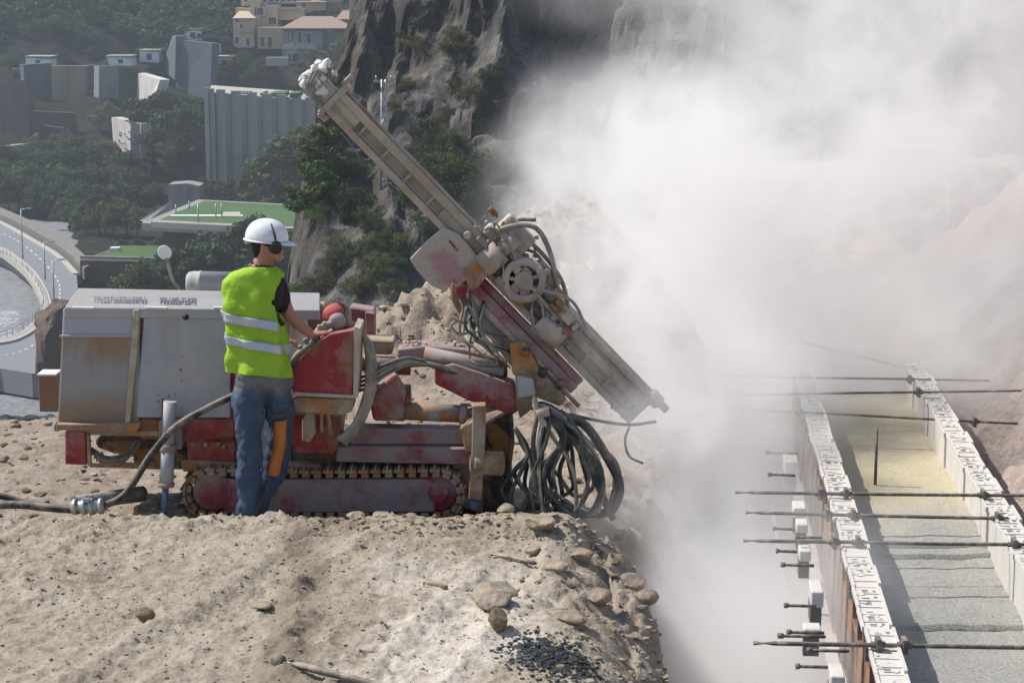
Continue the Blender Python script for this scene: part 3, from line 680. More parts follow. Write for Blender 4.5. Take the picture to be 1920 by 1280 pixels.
row([(590,150,60),(615,165,80),(640,150,75),(662,160,80),(655,120,50),(600,112,30),(676,90,50),(650,60,50),(628,50,40)], 60, 'pine','leaf_mid', 'right of the grey villa', 'trees right of the grey villa', wide=1.2)
row([(330,85,40),(350,72,36),(300,100,40),(270,118,38),(420,70,40),(175,115,34),(120,118,30),(20,140,46)], 40, 'bushy','leaf_dark', 'on top of the walls below the forest', 'trees on top of the walls', wide=1.2)
row([(188,250,60),(205,240,56),(300,215,70)], 50, 'bushy','leaf_olive', 'of the olive clumps beside the upper walls', 'olive clumps by the walls')
row([(190,345,60),(205,330,50)], 50, 'bushy','leaf_olive', 'of the two at the white wall', 'olive clumps by the walls')
# forest on the top left
rng = np.random.default_rng(5); VV = []
for i in range(420):
    u = rng.uniform(-60, 690); Yt = rng.uniform(556, 650); x = (u-960)/FPX*Yt
    if u > 430 and Yt < 602: continue
    if 40 < u < 260 and Yt < 560: continue
    z = float(far_z(x, Yt)); H = rng.uniform(7, 13); C_, r2 = crown_points(rng, 'pine' if i % 2 else 'bushy'); C_ = C_[:26]; r2 = r2[:26]
    V = leaf_cloud(rng, C_, r2, 34, .035, .8)*H*np.array([1.3,1.3,1]); VV.append(V+np.array([x, Yt, z-.5]))
me = quads_mesh('forest', np.concatenate(VV), M['leaf_dark']); o = bpy.data.objects.new('forest', me); COL.objects.link(o); tag(o, 'dark pine forest covering the top of the far slope', 'forest', kind='stuff')
row([(600,345,120),(622,290,90),(588,415,110),(640,250,70)], 100, 'pine','leaf_mid', 'pine on the left edge of the rocky ridge', 'big pines left of the cliff', fn=cliff_z, wide=1.15, noun='tall')
# shrubs on the rocky ridge
sh = []
for (u, v, h, lf) in [(650,405,90,'leaf_dark'),(600,415,45,'leaf_mid'),(690,470,55,'leaf_olive'),(735,470,60,'leaf_mid'),(765,500,60,'leaf_dark'),(715,520,50,'leaf_mid'),
                      (790,380,90,'leaf_dark'),(835,400,90,'leaf_dark'),(870,380,80,'leaf_dark'),(815,330,70,'leaf_mid'),(860,320,60,'leaf_olive'),(775,300,60,'leaf_dark'),(880,190,50,'leaf_olive'),
                      (640,500,45,'leaf_olive'),(600,540,50,'leaf_olive'),(660,550,45,'leaf_olive'),(740,550,50,'leaf_mid'),(700,430,40,'leaf_mid'),(620,330,50,'leaf_dark'),(752,210,50,'leaf_olive'),
                      (900,250,60,'leaf_dark'),(905,330,80,'leaf_dark'),(770,90,40,'leaf_olive'),(930,150,44,'leaf_dark'),(660,330,46,'leaf_olive'),(700,300,40,'leaf_dark'),(820,240,50,'leaf_olive'),(570,560,60,'leaf_mid')]:
    sh.append((u, v, h, lf))
rs_ = random.Random(19)
for (u0, u1, v0, v1, n_, h0, h1, ls) in [(755,905,255,450,20,40,80,('leaf_dark','leaf_mid')),(600,770,420,560,16,26,46,('leaf_olive','leaf_mid','leaf_dark')),(735,930,20,240,12,24,44,('leaf_olive','leaf_dark')),(600,700,300,420,8,34,60,('leaf_dark','leaf_mid'))]:
    for _ in range(n_): sh.append((rs_.uniform(u0, u1), rs_.uniform(v0, v1), rs_.uniform(h0, h1), rs_.choice(ls)))
sh.sort()
for i, (u, v, h, lf) in enumerate(sh):
    p = far_hit(u, v, cliff_z, 90, 280, .5); H = h/FPX*p.y*1.1
    where = 'low on the rocky ridge' if v > 420 else ('on the cliff foot above the drill mast' if v > 230 else 'growing high on the cliff')
    col = {'leaf_dark': 'dark green', 'leaf_mid': 'green', 'leaf_olive': 'olive-brown'}[lf]
    k = sum(1 for q in sh[:i] if q[3] == lf and ((q[1] > 420) == (v > 420)) and ((q[1] > 230) == (v > 230)))
    tree(p-Vector((0,0,H*.08)), H, 'shrub', lf, '%s %s shrub from the left %s' % (ORD[k], col, where), 'shrub', 'shrubs on the rocky ridge', 1.0)
# ================================================================ THE SITE
WD = Vector((320/FPX/CP, 1, 0)).normalized()      # direction of the formwork walls
def wallx(lat, Y): return lat+Y*WD.x/WD.y
def edge_x(y): return np.interp(y, [6, 8, 9.6, 11, 12.0, 12.8, 14, 16], [.74, .78, .80, .72, .80, 1.0, 1.2, 1.5])
def heap_top(x): return np.interp(x, [-1.75, -1.3, -1.0, -.72, -.27, .0, .25, .65, 1.1, 1.6, 2.0], [-.5, -.1, .16, .36, .70, .95, 1.15, 1.10, .60, .0, -.6])
def site_z(x, y):
    x = np.asarray(x, float); y = np.asarray(y, float)
    z = -.20*sst(11.3, 11.75, y)-.06*sst(11.95, 12.3, y)+0*x
    z = z+.015*np.exp(-((y-11.2)/.45)**2)
    z = z-.10*sst(10.2, 8.4, y)*sst(-.4, -1.6, x)*0
    # beyond the pad the ground falls away
    back = np.where(y > 15.2, -(y-15.2)*.55, 0)
    back = np.where(y > 18.0, -1.54+.0*y, back)
    rub = .62*np.exp(-((y-19.2)/1.3)**2)*sst(-2.8, -4.2, x)
    back = back+rub+np.where(y > 20.0, -(y-20.0)*.55, 0)
    left = 1-sst(1.6, 2.4, x)
    right_plain = -.55-.02*(y-16)
    z = z+np.where(y > 15.2, back*left+(right_plain+.26)*(1-left), 0)
    # spoil heap behind the rig
    hp = heap_top(x)+.2; hw = np.where(y < 16.9, np.exp(-((y-16.9)/1.0)**2), np.exp(-((y-16.9)/1.6)**2))
    z = np.maximum(z, -.2+hp*hw-.02) if False else np.where((hp*hw) > 0.03, np.maximum(z, -.2+hp*hw), z)
    # pit left of the formwork
    ex = edge_x(y); wl = wallx(.86, y)
    inner = (x > ex-.55) & (x < wl+.3)
    t = (x-(ex-.55))
    slope = -.42*np.clip(t/.55, 0, 1)**1.7
    cliff = -3.0*sst(ex, ex+.28, x)
    pit = (slope+cliff)*(1-sst(15.0, 17.0, y))
    pit = pit*(1-sst(wl, wl+.25, x))
    z = z+np.where(inner, pit, 0)
    # right of the right wall: ground then rising spoil slope
    rg = sst(wallx(.86, y)-.1, wallx(.86, y)+.2, x)*(1-sst(15, 17, y))
    z = z*(1-rg)+rg*(-.62)
    rise = .95*np.maximum(0, x-(2.55+.065*y))*sst(6, 9, y)
    z = z+rise*(1-sst(22, 26, y))
    # bench further back
    z = z+sst(26.0, 29.5, y)*1.05*sst(1.2, 3.2, x)-sst(31.5, 34, y)*3*sst(.4, 1.4, x)
    return z
def detail(x, y, fine=True):
    d = .026*fbm(x*1.3, y*1.3, 0, 4, 31)+.011*fbm(x*4.5, y*7, 0, 4, 32)
    rough = sst(-.6, .5, x)*sst(8, 10.5, y)*.6+.4*sst(10.6, 11.3, y)*(1-sst(11.4, 11.8, y))+.5*sst(0, .6, x)
    d = d+rough*.05*fbm(x*4, y*4, 0, 4, 35)
    if fine:
        r = ridge(x*9, y*8, 0, 3, 33); d = d+.005*r+.010*fbm(x*17, y*24, 0, 3, 34)*(1+rough)*(.5+sst(-.2,.4,fbm(x*1.5,y*1.5,0,2,71)))+.008*fbm(x*46, y*30, 0, 2, 42)
        for (x0, y0, x1, y1) in ((-1.95, 8.2, -.9, 11.2), (-.62, 8.2, .10, 10.6)):
            tl = (y-y0)/(y1-y0); dd = x-(x0+(x1-x0)*tl); inn = sst(0,.1,tl)*(1-sst(.9,1,tl)); d = d+inn*(-.022*np.exp(-(dd/.13)**4)+.014*np.exp(-((np.abs(dd)-.20)/.05)**2)+.007*np.sin(y*42+dd*6)*np.exp(-(dd/.13)**4))
    pit = (x > edge_x(y)-.2) & (y < 16)
    d = d+np.where(pit, .12*fbm(x*3, y*3, 0, 4, 36), 0)
    d = d+.035*np.exp(-((x+1.06+.02*(y-8.2)+.06*fbm(y*2,y*0,0,2,81))/.10)**2)*sst(11, 10, y)*(1+.8*fbm(x*9, y*9, 0, 3, 82))
    h = sst(15.6, 16.2, y)*(1-sst(17.5, 19, y))*sst(-2, -1.4, x)*(1-sst(1.5, 2.2, x))
    # wheel rut and hollows in the foreground
    for (u, v, r, dz) in [(215,1078,.20,-.05),(420,1140,.16,-.035),(470,1170,.14,-.03),(250,1150,.12,-.03),(330,1030,.12,-.02),(380,1225,.2,-.03)]:
        p = G(u, v, 0); d = d+dz*np.exp(-(((x-p.x)/r)**2+((y-p.y)/(r*1.4))**2))
    d = d+h*(.16*ridge(x*1.6+y*.9, y*1.3, 0, 4, 38)+.09*fbm(x*5, y*5, 0, 4, 39)+.03*fbm(x*16, y*16, 0, 3, 39))
    d = d+(.10*ridge(x*1.2, y*1.2, 0, 3, 40)+.14*fbm(x*2.2, y*2.2, 0, 4, 43))*sst(2.4, 3.4, x)
    return d
def ground_z(x, y): return float(site_z(x, y)+detail(np.array([x]), np.array([y]))[0])
xs = np.arange(-3.3, 1.35, .0165); ys = np.arange(8.1, 12.4, .021)
X, Y = np.meshgrid(xs, ys); Z = site_z(X, Y)+detail(X, Y)
DX = sst(edge_x(Y), edge_x(Y)+.3, X)*.10*fbm(X*3, Y*4, Z*4, 4, 41)
grid_mesh('ground', X+DX, Y, Z, M['ground'])
xs = np.arange(-6, 2.6, .034); ys = np.arange(12.36, 20.5, .036)
X, Y = np.meshgrid(xs, ys); Z = site_z(X, Y)+detail(X, Y)
grid_mesh('rig_pad_ground', X, Y, Z, M['earth'])
xs = np.arange(-14, 22, .11); ys = np.arange(5, 42, .11)
X, Y = np.meshgrid(xs, ys); Z = site_z(X, Y)+detail(X, Y, False)
inside = ((X > -3.2) & (X < 1.2) & (Y > 8.2) & (Y < 12.3)) | ((X > -5.9) & (X < 2.45) & (Y > 12.2) & (Y < 20.3))
Z = np.where(inside, Z-.22, Z-.0)
grid_mesh('surrounding_earth', X, Y, Z, M['pink_earth'])

# ---------------------------------------------------------------- loose stones
def scatter(name, n, sampler, rmin, rmax, mats, label, seed, powr=2.5, sink=.25):
    rr = random.Random(seed); m = MB(); xy = [sampler(rr) for i in range(n)]
    XA, YA = np.array(xy).T; ZA = site_z(XA, YA)+detail(XA, YA)
    for i in range(n):
        x, y = xy[i]; r = rmin+(rmax-rmin)*rr.random()**powr
        m.stone((x, y, ZA[i]+r*(.55-sink)*.5), r, (rr.uniform(.8,1.4), rr.uniform(.7,1.2), rr.uniform(.3,.65)), seed=rr.random()*50, sub=1 if r < .03 else 2, m=rr.randrange(len(mats)), amp=.38)
    o = m.build(name, mats, smooth=False); tag(o, label, kind='stuff'); return o
def s_fore(rr):
    y = 8.5+3.1*rr.random()**.8; return rr.uniform(-.30, .11)*y*.98, y
scatter('gravel', 6500, s_fore, .0022, .013, [M['stone'], M['ground'], M['ground'], M['pstone'], M['ground']], 'small pale stones strewn over the foreground soil', 1, 3)
def s_edge(rr):
    y = rr.uniform(8.6, 11.5); return edge_x(y)-abs(rr.gauss(0, .33))+.03, y
scatter('rubble', 520, s_edge, .006, .034, [M['stone'], M['brownstone'], M['ground'], M['pstone']], 'dusty rubble along the crumbling edge of the excavation', 2, 2.2)
def s_crest(rr): return rr.uniform(-1.2, .6), rr.gauss(11.2, .13)
scatter('rubble', 420, s_crest, .006, .028, [M['stone'], M['ground'], M['brownstone']], 'pale rubble along the crest in front of the tracks', 3, 2.2)
def s_pad(rr): return rr.uniform(-4.6, 1.2), rr.uniform(12.2, 15.6)
scatter('gravel', 1500, s_pad, .006, .045, [M['stone'], M['brownstone'], M['earth']], 'pale stones scattered over the ground behind the rig', 4, 2.6)
def s_heap(rr): return rr.uniform(-1.3, 1.4), rr.gauss(16.3, .5)
scatter('rubble', 900, s_heap, .006, .05, [M['brownstone'], M['earth'], M['stone']], 'broken rock on the brown spoil heap behind the rig', 5, 2.4)
def s_dark(rr): return rr.uniform(-6.3, -3.6), rr.gauss(18.9, .7)
scatter('dark_rubble', 900, s_dark, .03, .12, [M['darkstone']], 'dark bluish rubble bank beyond the left edge of the pad', 6, 1.6)
def s_blue(rr):
    u = rr.gauss(1035, 42); v = 1268+rr.gauss(0, 16)+(u-1035)*.10; p = G(u, v, -.08); return p.x, p.y
scatter('crushed_stone', 2200, s_blue, .003, .014, [M['darkstone']], 'patch of dark blue-grey crushed stone at the bottom edge of the picture', 7, 1.6, 0)

def boulder(u, v, wpx, hpx, label, mat, seed, flat=.75, z=-.02, yw=1.0, name='boulder', Y=None):
    p = G(u, v, z) if Y is None else P(u, v, Y); k = p.y/FPX; r = wpx/2*k*1.02; m = MB()
    gz = ground_z(p.x, p.y) if Y is None else p.z; hh = hpx/2*k
    V, F = ico(3); q = V.copy(); rs = np.random.default_rng(seed)
    for i in range(9):      # chip flat facets
        n = rs.normal(size=3); n /= np.linalg.norm(n); d = rs.uniform(.62, .92); t = q@n-d; q = q-np.clip(t, 0, None)[:, None]*n
    q = q*(1+.05*fbm(q[:,0]*3+seed, q[:,1]*3, q[:,2]*3, 3, seed))[:, None]
    q = q/np.abs(q).max(0)*np.array([r, r*yw, hh]); c = Vector((p.x, p.y, gz+hh*.8))
    m.add(q+np.array(c[:]), F); o = m.build(name, mat, loc=c, smooth=False); return tag(o, label, 'boulder', 'larger loose stones')
boulder(930, 1128, 92, 52, 'pale cream boulder, the largest loose stone, lying right of the middle of the bank', M['stone'], 3)
boulder(272, 1165, 40, 30, 'dark brown angular stone alone on the left part of the bank', M['brownstone'], 8)
boulder(925, 1162, 75, 40, 'brown clod directly below the pale cream boulder', M['earth'], 11, z=-.05)
boulder(935, 1212, 42, 48, 'tall brown stone below the clod, above the dark crushed stone', M['brownstone'], 14, z=-.05)
boulder(1075, 1215, 64, 24, 'flat pinkish slab of stone right of the dark crushed stone', M['pstone'], 17, z=-.12)
boulder(948, 966, 34, 26, 'rounded pale stone at the crest under the hanging hoses', M['stone'], 21, z=0)
boulder(668, 972, 38, 20, 'yellowish stone at the crest in front of the track', M['stone'], 23)
boulder(715, 975, 34, 16, 'pale flat stone at the crest, right of the yellowish one', M['stone'], 24)
boulder(1090, 1045, 48, 26, 'grey rounded stone on the dusty edge right of the iron bar', M['pstone'], 27, z=-.03)
boulder(1012, 1000, 60, 30, 'pale stone half buried just below the hoses', M['stone'], 29, z=-.02)
boulder(1180, 1115, 64, 40, 'big pinkish clod on the slope down to the excavation', M['pstone'], 33, z=-.25)
boulder(1120, 1170, 56, 32, 'pinkish clod below the biggest one on the slope', M['pstone'], 35, z=-.2)
boulder(1210, 1200, 52, 36, 'lowest pinkish clod on the slope down to the excavation', M['pstone'], 37, z=-.4)
boulder(1040, 1090, 56, 26, 'low pale stone between the iron bar and the slope', M['stone'], 39, z=-.05)
boulder(1000, 1040, 34, 18, 'small pale stone right beside the upper end of the iron bar', M['stone'], 41, z=-.02)
boulder(240, 1095, 30, 14, 'small pale stone lying in the shallow hollow', M['stone'], 43)
boulder(490, 1150, 44, 16, 'pale flat stone at the edge of the dark rut in the bank', M['stone'], 45)
# iron bars lying about
def barthing(a, b, r, label, mat, zoff=.02, cap=False):
    pa = G(*a, -.0); pb = G(*b, -.0); pa.z = ground_z(pa.x, pa.y)+zoff; pb.z = ground_z(pb.x, pb.y)+zoff
    m = MB(); m.tube([pa, pa.lerp(pb, .5)+Vector((0,0,.003)), pb], r, 10, k=3)
    if cap: m.cyl(pa+(pa-pb).normalized()*.03, pa+(pb-pa).normalized()*.02, r*1.5, r*1.5, 12)
    return tag(m.build('iron_bar', mat, loc=pa), label, 'bar', 'iron bars lying on the bank')
M['iron'] = grimy('dusty_iron', (.10,.09,.085,1), .35, .0, 8, .6, up=.3)
barthing((922,1030), (1002,1055), .012, 'thin iron bar lying on the dusty bank above the pale boulder', M['iron'], .025)
barthing((524,1262), (760,1300), .018, 'grey iron pipe with a capped end at the bottom edge of the picture', M['iron'], .03, True)
barthing((795,1096), (838,1108), .009, 'short reddish stick lying left of the pale boulder', M['brownstone'], .015)

# ---------------------------------------------------------------- boxes, pipe, hose at the left
M['rubber'] = grimy('black_rubber', (.02,.021,.024,1), .12, 0, 6, .5, up=.25, bump=.05)
M['hosegrey'] = grimy('grey_hose', (.07,.08,.085,1), .3, 0, 9, .55, up=.3, bump=.05)
p = P(95, 756, 15.0); k = 15.0/FPX
r_ = root('wooden_crate', p, 'small brown crate with pale top behind the left end of the rig', 'crate')
m = MB(); m.box((p.x-17*k, p.y-.08, p.z-.05), (p.x+17*k, p.y+.08, p.z+58*k)); m.build('box', plain('brown_board', (.23,.14,.09), .9), r_, bevel=.005)
m = MB(); m.box((p.x-18*k, p.y-.09, p.z+58*k), (p.x+18*k, p.y+.09, p.z+62*k)); m.build('lid', M['white'], r_, bevel=.003)
HY = 12.15
def gpt(u, Y, r): 
    p = P(u, 900, Y); return Vector((p.x, Y, ground_z(p.x, Y)+r))
a = P(268, 925, 12.35); b = P(140, 943, 11.95)
m = MB(); m.cyl(b, a, .047, .050, 24); tag(m.build('steel_pipe', grimy('dull_pipe', (.16,.16,.165,1), .35, .1, 5, .5, up=.1), loc=b), 'short thick dark grey pipe lying on the ground left of the stabiliser leg', 'pipe')
r_ = root('air_hose', P(0, 940, 11.9), 'thick black air hose with silver clamp running from the left edge up to the rig', 'hose')
m = MB(); m.tube([P(-120,935,11.9), P(-30,945,11.9), P(40,946,11.9), P(100,952,11.88), P(150,955,11.85)], .026, 14, k=8)
m.build('hose', M['rubber'], r_)
m = MB(); m.tube([P(-130,925,12.0), P(-10,928,12.0), P(40,940,12.0), P(90,944,11.95)], .022, 12); m.build('hose', M['rubber'], r_)
m = MB(); m.tube([P(190,950,11.85), P(235,925,11.9), P(285,850,12.0), P(330,800,12.02), P(385,767,12.02), P(445,738,12.05)], .022, 14, k=8); m.build('hose', M['rubber'], r_)
m = MB(); c0, c1 = P(134,950,11.86), P(196,948,11.85); m.cyl(c0, c1, .038, .038, 20)
for f in (.12, .4, .62, .9): 
    q = c0.lerp(c1, f); d = (c1-c0).normalized()*.012; m.cyl(q-d, q+d, .050, .050, 20)
for s in (-1, 1): m.box(c0.lerp(c1, .5)+Vector((-.02, -.02+s*.04, .04)), c0.lerp(c1, .5)+Vector((.02, .02+s*.04, .062)))
m.build('hose_clamp', M['galv'], r_)

# ---------------------------------------------------------------- formwork
M['steel_w'] = grimy('dusty_white_panel', (.60,.59,.56,1), .35, .0, 9, .6, dustc=(.62,.55,.48,1), up=.35, rustc=(.25,.13,.07,1))
M['ply'] = grimy('rusty_brown_panel', (.15,.078,.05,1), .38, .12, 3, .75, up=.2, dustc=(.30,.22,.17,1))
M['slot'] = plain('dark_slot', (.15,.135,.12), .9)
M['rod'] = grimy('grey_tie_rod', (.075,.07,.068,1), .15, .0, 12, .6, up=.15, bump=.4)
PW = .335
def wall_panel(side, Yc, k):
    """one steel formwork panel; local frame along the wall"""
    lat = .912 if side == 'L' else 1.85
    W_ = .138 if side == 'L' else .135
    c = Vector((wallx(lat, Yc), Yc, 0)); n = Vector((WD.y, -WD.x, 0))
    zt = random.uniform(-.004, .004); jx = (random.uniform(-.006, .006)+.005*((k % 3)-1)) if side == 'L' else random.uniform(-.003, .003)+.006*((k % 3)-1)
    lb = ('%s steel panel from the near end of the left formwork wall' if side == 'L' else '%s steel panel from the near end of the right formwork wall') % (ORDX[k])
    r_ = root('steel_formwork', c+Vector((0,0,zt)), lb, 'formwork panel', 'panels of the left formwork wall' if side == 'L' else 'panels of the right formwork wall')
    L = PW*.985
    bot = -2.7 if side == 'L' else -.75
    o = c+n*jx
    def bx(m, a0, a1, l0, l1, z0, z1, mat=0):
        b_ = [o+n*a0+WD*l0, o+n*a1+WD*l0, o+n*a1+WD*l1, o+n*a0+WD*l1]
        m.hexa([p+Vector((0,0,z0)) for p in b_], [p+Vector((0,0,z1)) for p in b_], mat)
    m = MB(); t = .012
    if side == 'L':
        bx(m, W_*.42, W_, 0, L, bot, zt-.02); bx(m, W_*.0, W_*.42, 0, L, bot+.1, zt-.16)
        bx(m, .0, W_*.42, 0, .03, bot+.1, zt-.02); bx(m, .0, W_*.42, L-.03, L, bot+.1, zt-.02)
    else:
        bx(m, 0, W_, 0, L, bot, zt-.02)
    m.build('sheet', M['ply'] if side == 'L' else M['steel_w'], r_, bevel=.003)
    m = MB(); bx(m, -.006, W_+.004, 0, L, zt-.02, zt); bx(m, W_-.012, W_+.004, 0, L, zt, zt+.012+.012*(k % 2)); bx(m, -.006, .008, 0, L, zt, zt+.008)
    for a in (.3, .66): bx(m, W_*.05, W_*.9, L*a-.006, L*a+.006, zt, zt+.006)
    for a in (.16, .5, .84):
        if random.random() < .4: continue
        a += random.uniform(-.05, .05)
        for q in range(random.choice((1, 2, 3, 3))):
            l0 = L*a+(q-1)*.022; bx(m, W_*.28, W_*.52, l0-.003, l0+.003, zt+.0005, zt+.0025, 1)
        if random.random() < .7: bx(m, W_*.68, W_*.8, L*a-.009, L*a+.009, zt+.0005, zt+.0025, 1)
    for q in range(7):
        l0 = random.uniform(.02, L-.05); a0 = random.uniform(0, W_*.7); bx(m, a0, a0+random.uniform(.01,.04), l0, l0+random.uniform(.01,.05), zt, zt+random.uniform(.002,.007), 0)
    m.build('top_rail', [M['steel_w'], M['slot']], r_)
    if False:
        m = MB()
        bx(m, -.012, -.002, 0, .025, bot, zt-.03); bx(m, -.009, -.002, L*.5, L*.5+.015, bot, zt-.03); m.build('edge_strip', M['steel_w'], r_)
    return r_
ORDX = ORD
NP = 24
for k in range(NP): wall_panel('L', 8.35+k*PW*WD.y, k)
for k in range(20): wall_panel('R', 9.6+k*PW*WD.y, k)
# walers, upright struts and white blocks on the outer side of the left wall
n = Vector((WD.y, -WD.x, 0))
def onwall(lat, Y, z): return Vector((wallx(lat, Y), Y, z))
m = MB(); Yk = 8.3; i = 0
while Yk < 15.5:
    jj = random.uniform(-.012, .012); a = onwall(.825+jj, Yk, -.40+random.uniform(-.012,.012)); m.beam(a, a+WD*.30, .016, .03, up=(0,0,1)); Yk += .305; i += 1
tag(m.build('waler', M['steel_w'], loc=onwall(.82, 8.3, -.4)), 'pale jagged steel rail running along the brown outer face of the left formwork wall', 'rail')
m = MB()
m.beam(onwall(.75, 8.2, -1.12), onwall(.75, 15.8, -1.12), .03, .012, up=(0,0,1))
tag(m.build('waler', M['steel_w'], loc=onwall(.74, 8.2, -1.12)), 'lower pale steel rail under the white blocks on the left formwork wall', 'rail')
for i, (u, v, wpx, hpx) in enumerate([(1530,1112,24,66),(1568,1268,28,60),(1522,1180,34,34),(1508,1035,22,44),(1498,955,24,44),(1482,870,26,52),(1503,985,22,36)]):
    Yv = [9.95,8.75,9.4,10.7,11.7,13.0,11.2][i]; c = P(u, v, Yv); k_ = Yv/FPX
    lb = ['tall white block on the outer rail between the two nearest long rods', 'white block at the bottom edge of the picture outside the left formwork', 'white block with dark underside just above the nearest long rod', 'white block level with the fourth long rod', 'white block beside the third long rod', 'hazy white block furthest away along the outer rail', 'white block just under the third long rod'][i]
    r_ = root('formwork_block', c, lb, 'block', 'white blocks along the outer rail')
    m = MB(); h = hpx*k_*.55; m.obox(c, n*(wpx*k_/2), WD*h*1.15, Vector((0,0,h*.45))); m.build('block', M['steel_w'], r_, bevel=.006)
    m = MB(); m.obox(c-Vector((0,0,h*.45+.05))-n*.004, n*(wpx*k_/2*.9), WD*h*.9, Vector((0,0,.05))); m.build('bracket', M['slot'], r_)
def rod(a, b, Ya, Yb, r, label, group, nuts=(), plates=()):
    A, B = P(*a, Ya), P(*b, Yb)
    r_ = root('tie_rod', A, label, 'tie rod', group); m = MB(); N = 24
    m.tube([A.lerp(B, i/3)+Vector((0,0,random.uniform(-.002,.002))) for i in range(4)], r, 10, k=6)
    m.build('rod', M['rod'], r_)
    for f in plates:
        c = A.lerp(B, f); m = MB(); d = (B-A).normalized(); m.obox(c, d*.012, Vector((0,.034,0)), Vector((0,0,.036))); m.cyl(c-d*.035, c+d*.035, .018, .018, 6); m.build('anchor_plate', M['rod'], r_, bevel=.003)
    return r_
long_ = 'long tie rods crossing both formwork walls'
def rodat(v_wall, ul, ur, vl, vr, label, plates, r=.0095):
    Y = None
    # height just above the wall top
    d = ray(1560, v_wall); Y = d.y*((.03-CH)/d.z)
    return rod((ul, vl), (ur, vr), Y, Y, r, label, long_, plates=plates)
rodat(1207, 1413, 2120, 1204, 1216, 'nearest long tie rod across the walls, cut off by the right edge of the picture', (.33, .40), .011)
rodat(1016, 1394, 1925, 1013, 1021, 'second nearest long tie rod, ending in a dark cone plate at the right wall', (.32, .405, .955), .0105)
rodat(965, 1398, 1890, 960, 972, 'third nearest long tie rod, with lumps of dirt along it', (.31, .41, .96), .0105)
rodat(926, 1379, 1990, 923, 929, 'fourth nearest long tie rod, passing out of the picture on the right', (.26, .34, .76), .0105)
rodat(772, 1366, 1908, 766, 794, 'third long tie rod from the far end, sloping down to the right', (.25, .85), .009)
rodat(740, 1394, 1915, 740, 732, 'second long tie rod from the far end, sloping up to the right', (.63,), .009)
rodat(706, 1357, 1855, 705, 713, 'farthest long tie rod, half lost in the dust', (.7,), .009)
short = 'short rod ends sticking out of the left formwork wall'
for i, (u, v, L_, Y_) in enumerate([(1464,1058,62,10.2),(1491,1006,50,10.7),(1455,1032,40,10.3),(1470,1134,60,9.7),(1475,1184,70,9.3),(1458,1191,90,9.25),(1492,1248,60,8.8),(1512,1218,80,9.05),(1449,990,40,11.1),(1440,889,50,12.3),(1436,848,60,13.0)]):
    A = P(u, v, Y_); B = P(u+L_, v+2, Y_); m = MB(); m.cyl(A, B, .0085, .0085, 8); m.cyl(A, A+(B-A)*.12, .014, .014, 6); o = m.build('rod_end', M['rod'], loc=A)
    tag(o, '%s short rod end counted from the bottom of the picture on the left wall' % ORD[sorted([1058,1006,1032,1134,1184,1191,1248,1218,990,889,848], reverse=True).index(v)], 'rod end', short)
# upright rebar and layered fill between the walls
p = P(1641, 905, 12.3); 
m = MB(); zf = -.22; b = G(1641, 908, zf); m.cyl(b-Vector((0,0,.1)), b+Vector((0,0,.385)), .011, .010, 8); tag(m.build('rebar', M['rod'], loc=b), 'single upright iron bar standing in the sand fill between the walls', 'bar')
def mk_fill(name, cols, s):
    m = NT(name); n1 = m.noise(3*s, 8, .7, sx=(.4,1,1)); n2 = m.noise(60*s, 6, .75); n3 = m.noise(1.2*s, 4, .6)
    col = m.ramp(n2, [(.3, cols[0]), (.5, cols[1]), (.7, cols[2])]); col = m.mix(m.ramp(n1, [(.4, g(0)), (.7, g(.5))]), col, cols[3])
    return m.finish(col, .95, 0, m.bump(m.math('ADD', n2, m.math('MULTIPLY', n1, .8)), .9, .012), .15)
M['fill_g'] = mk_fill('grey_gritty_fill', [(.13,.13,.12,1),(.31,.31,.285,1),(.46,.45,.41,1),(.38,.36,.31,1)], 1)
M['fill_y'] = mk_fill('yellow_sand_fill', [(.36,.31,.20,1),(.50,.44,.31,1),(.60,.54,.42,1),(.52,.44,.28,1)], 1)
def mk_fill2():
    m = NT('layered_sand_and_grit'); n1 = m.noise(3, 8, .7, sx=(.4,1,1)); n2 = m.noise(60, 6, .75); n3 = m.noise(1.6, 5, .65); sp = m.n('ShaderNodeSeparateXYZ'); m.l(m.obj(), sp.inputs[0])
    A_ = m.mix(m.ramp(n1, [(.4, g(0)), (.7, g(.5))]), m.ramp(n2, [(.3, (.14,.14,.13,1)), (.5, (.32,.315,.29,1)), (.7, (.48,.465,.42,1))]), (.40,.375,.32,1))
    B_ = m.mix(m.ramp(n1, [(.4, g(0)), (.7, g(.5))]), m.ramp(n2, [(.3, (.34,.29,.19,1)), (.5, (.50,.44,.31,1)), (.7, (.60,.545,.42,1))]), (.50,.43,.28,1))
    f = m.math('ADD', m.math('MULTIPLY', sp.outputs[1], .45), m.math('MULTIPLY', m.math('SUBTRACT', n3, .5), 1.1))
    fr = m.ramp(m.math('SUBTRACT', f, 5.15), [(.0, g(0)), (.75, g(1))])
    return m.finish(m.mix(fr, A_, B_), .95, 0, m.bump(m.math('ADD', n2, m.math('MULTIPLY', n1, .8)), .9, .012), .15)
M['fill'] = mk_fill2()
edges = [8.0]+[G(1750, v, -.22).y for v in (1155, 1083, 1031)]+[11.6, 13.1, 16.0]
fl = ['nearest grey gritty fill slab between the walls', 'second grey gritty fill slab between the walls', 'third grey gritty fill slab, under the second nearest rod', 'fourth fill slab, under the third nearest rod', 'pale sandy fill strip around the foot of the upright bar', 'yellow sand fill behind the upright bar', '']
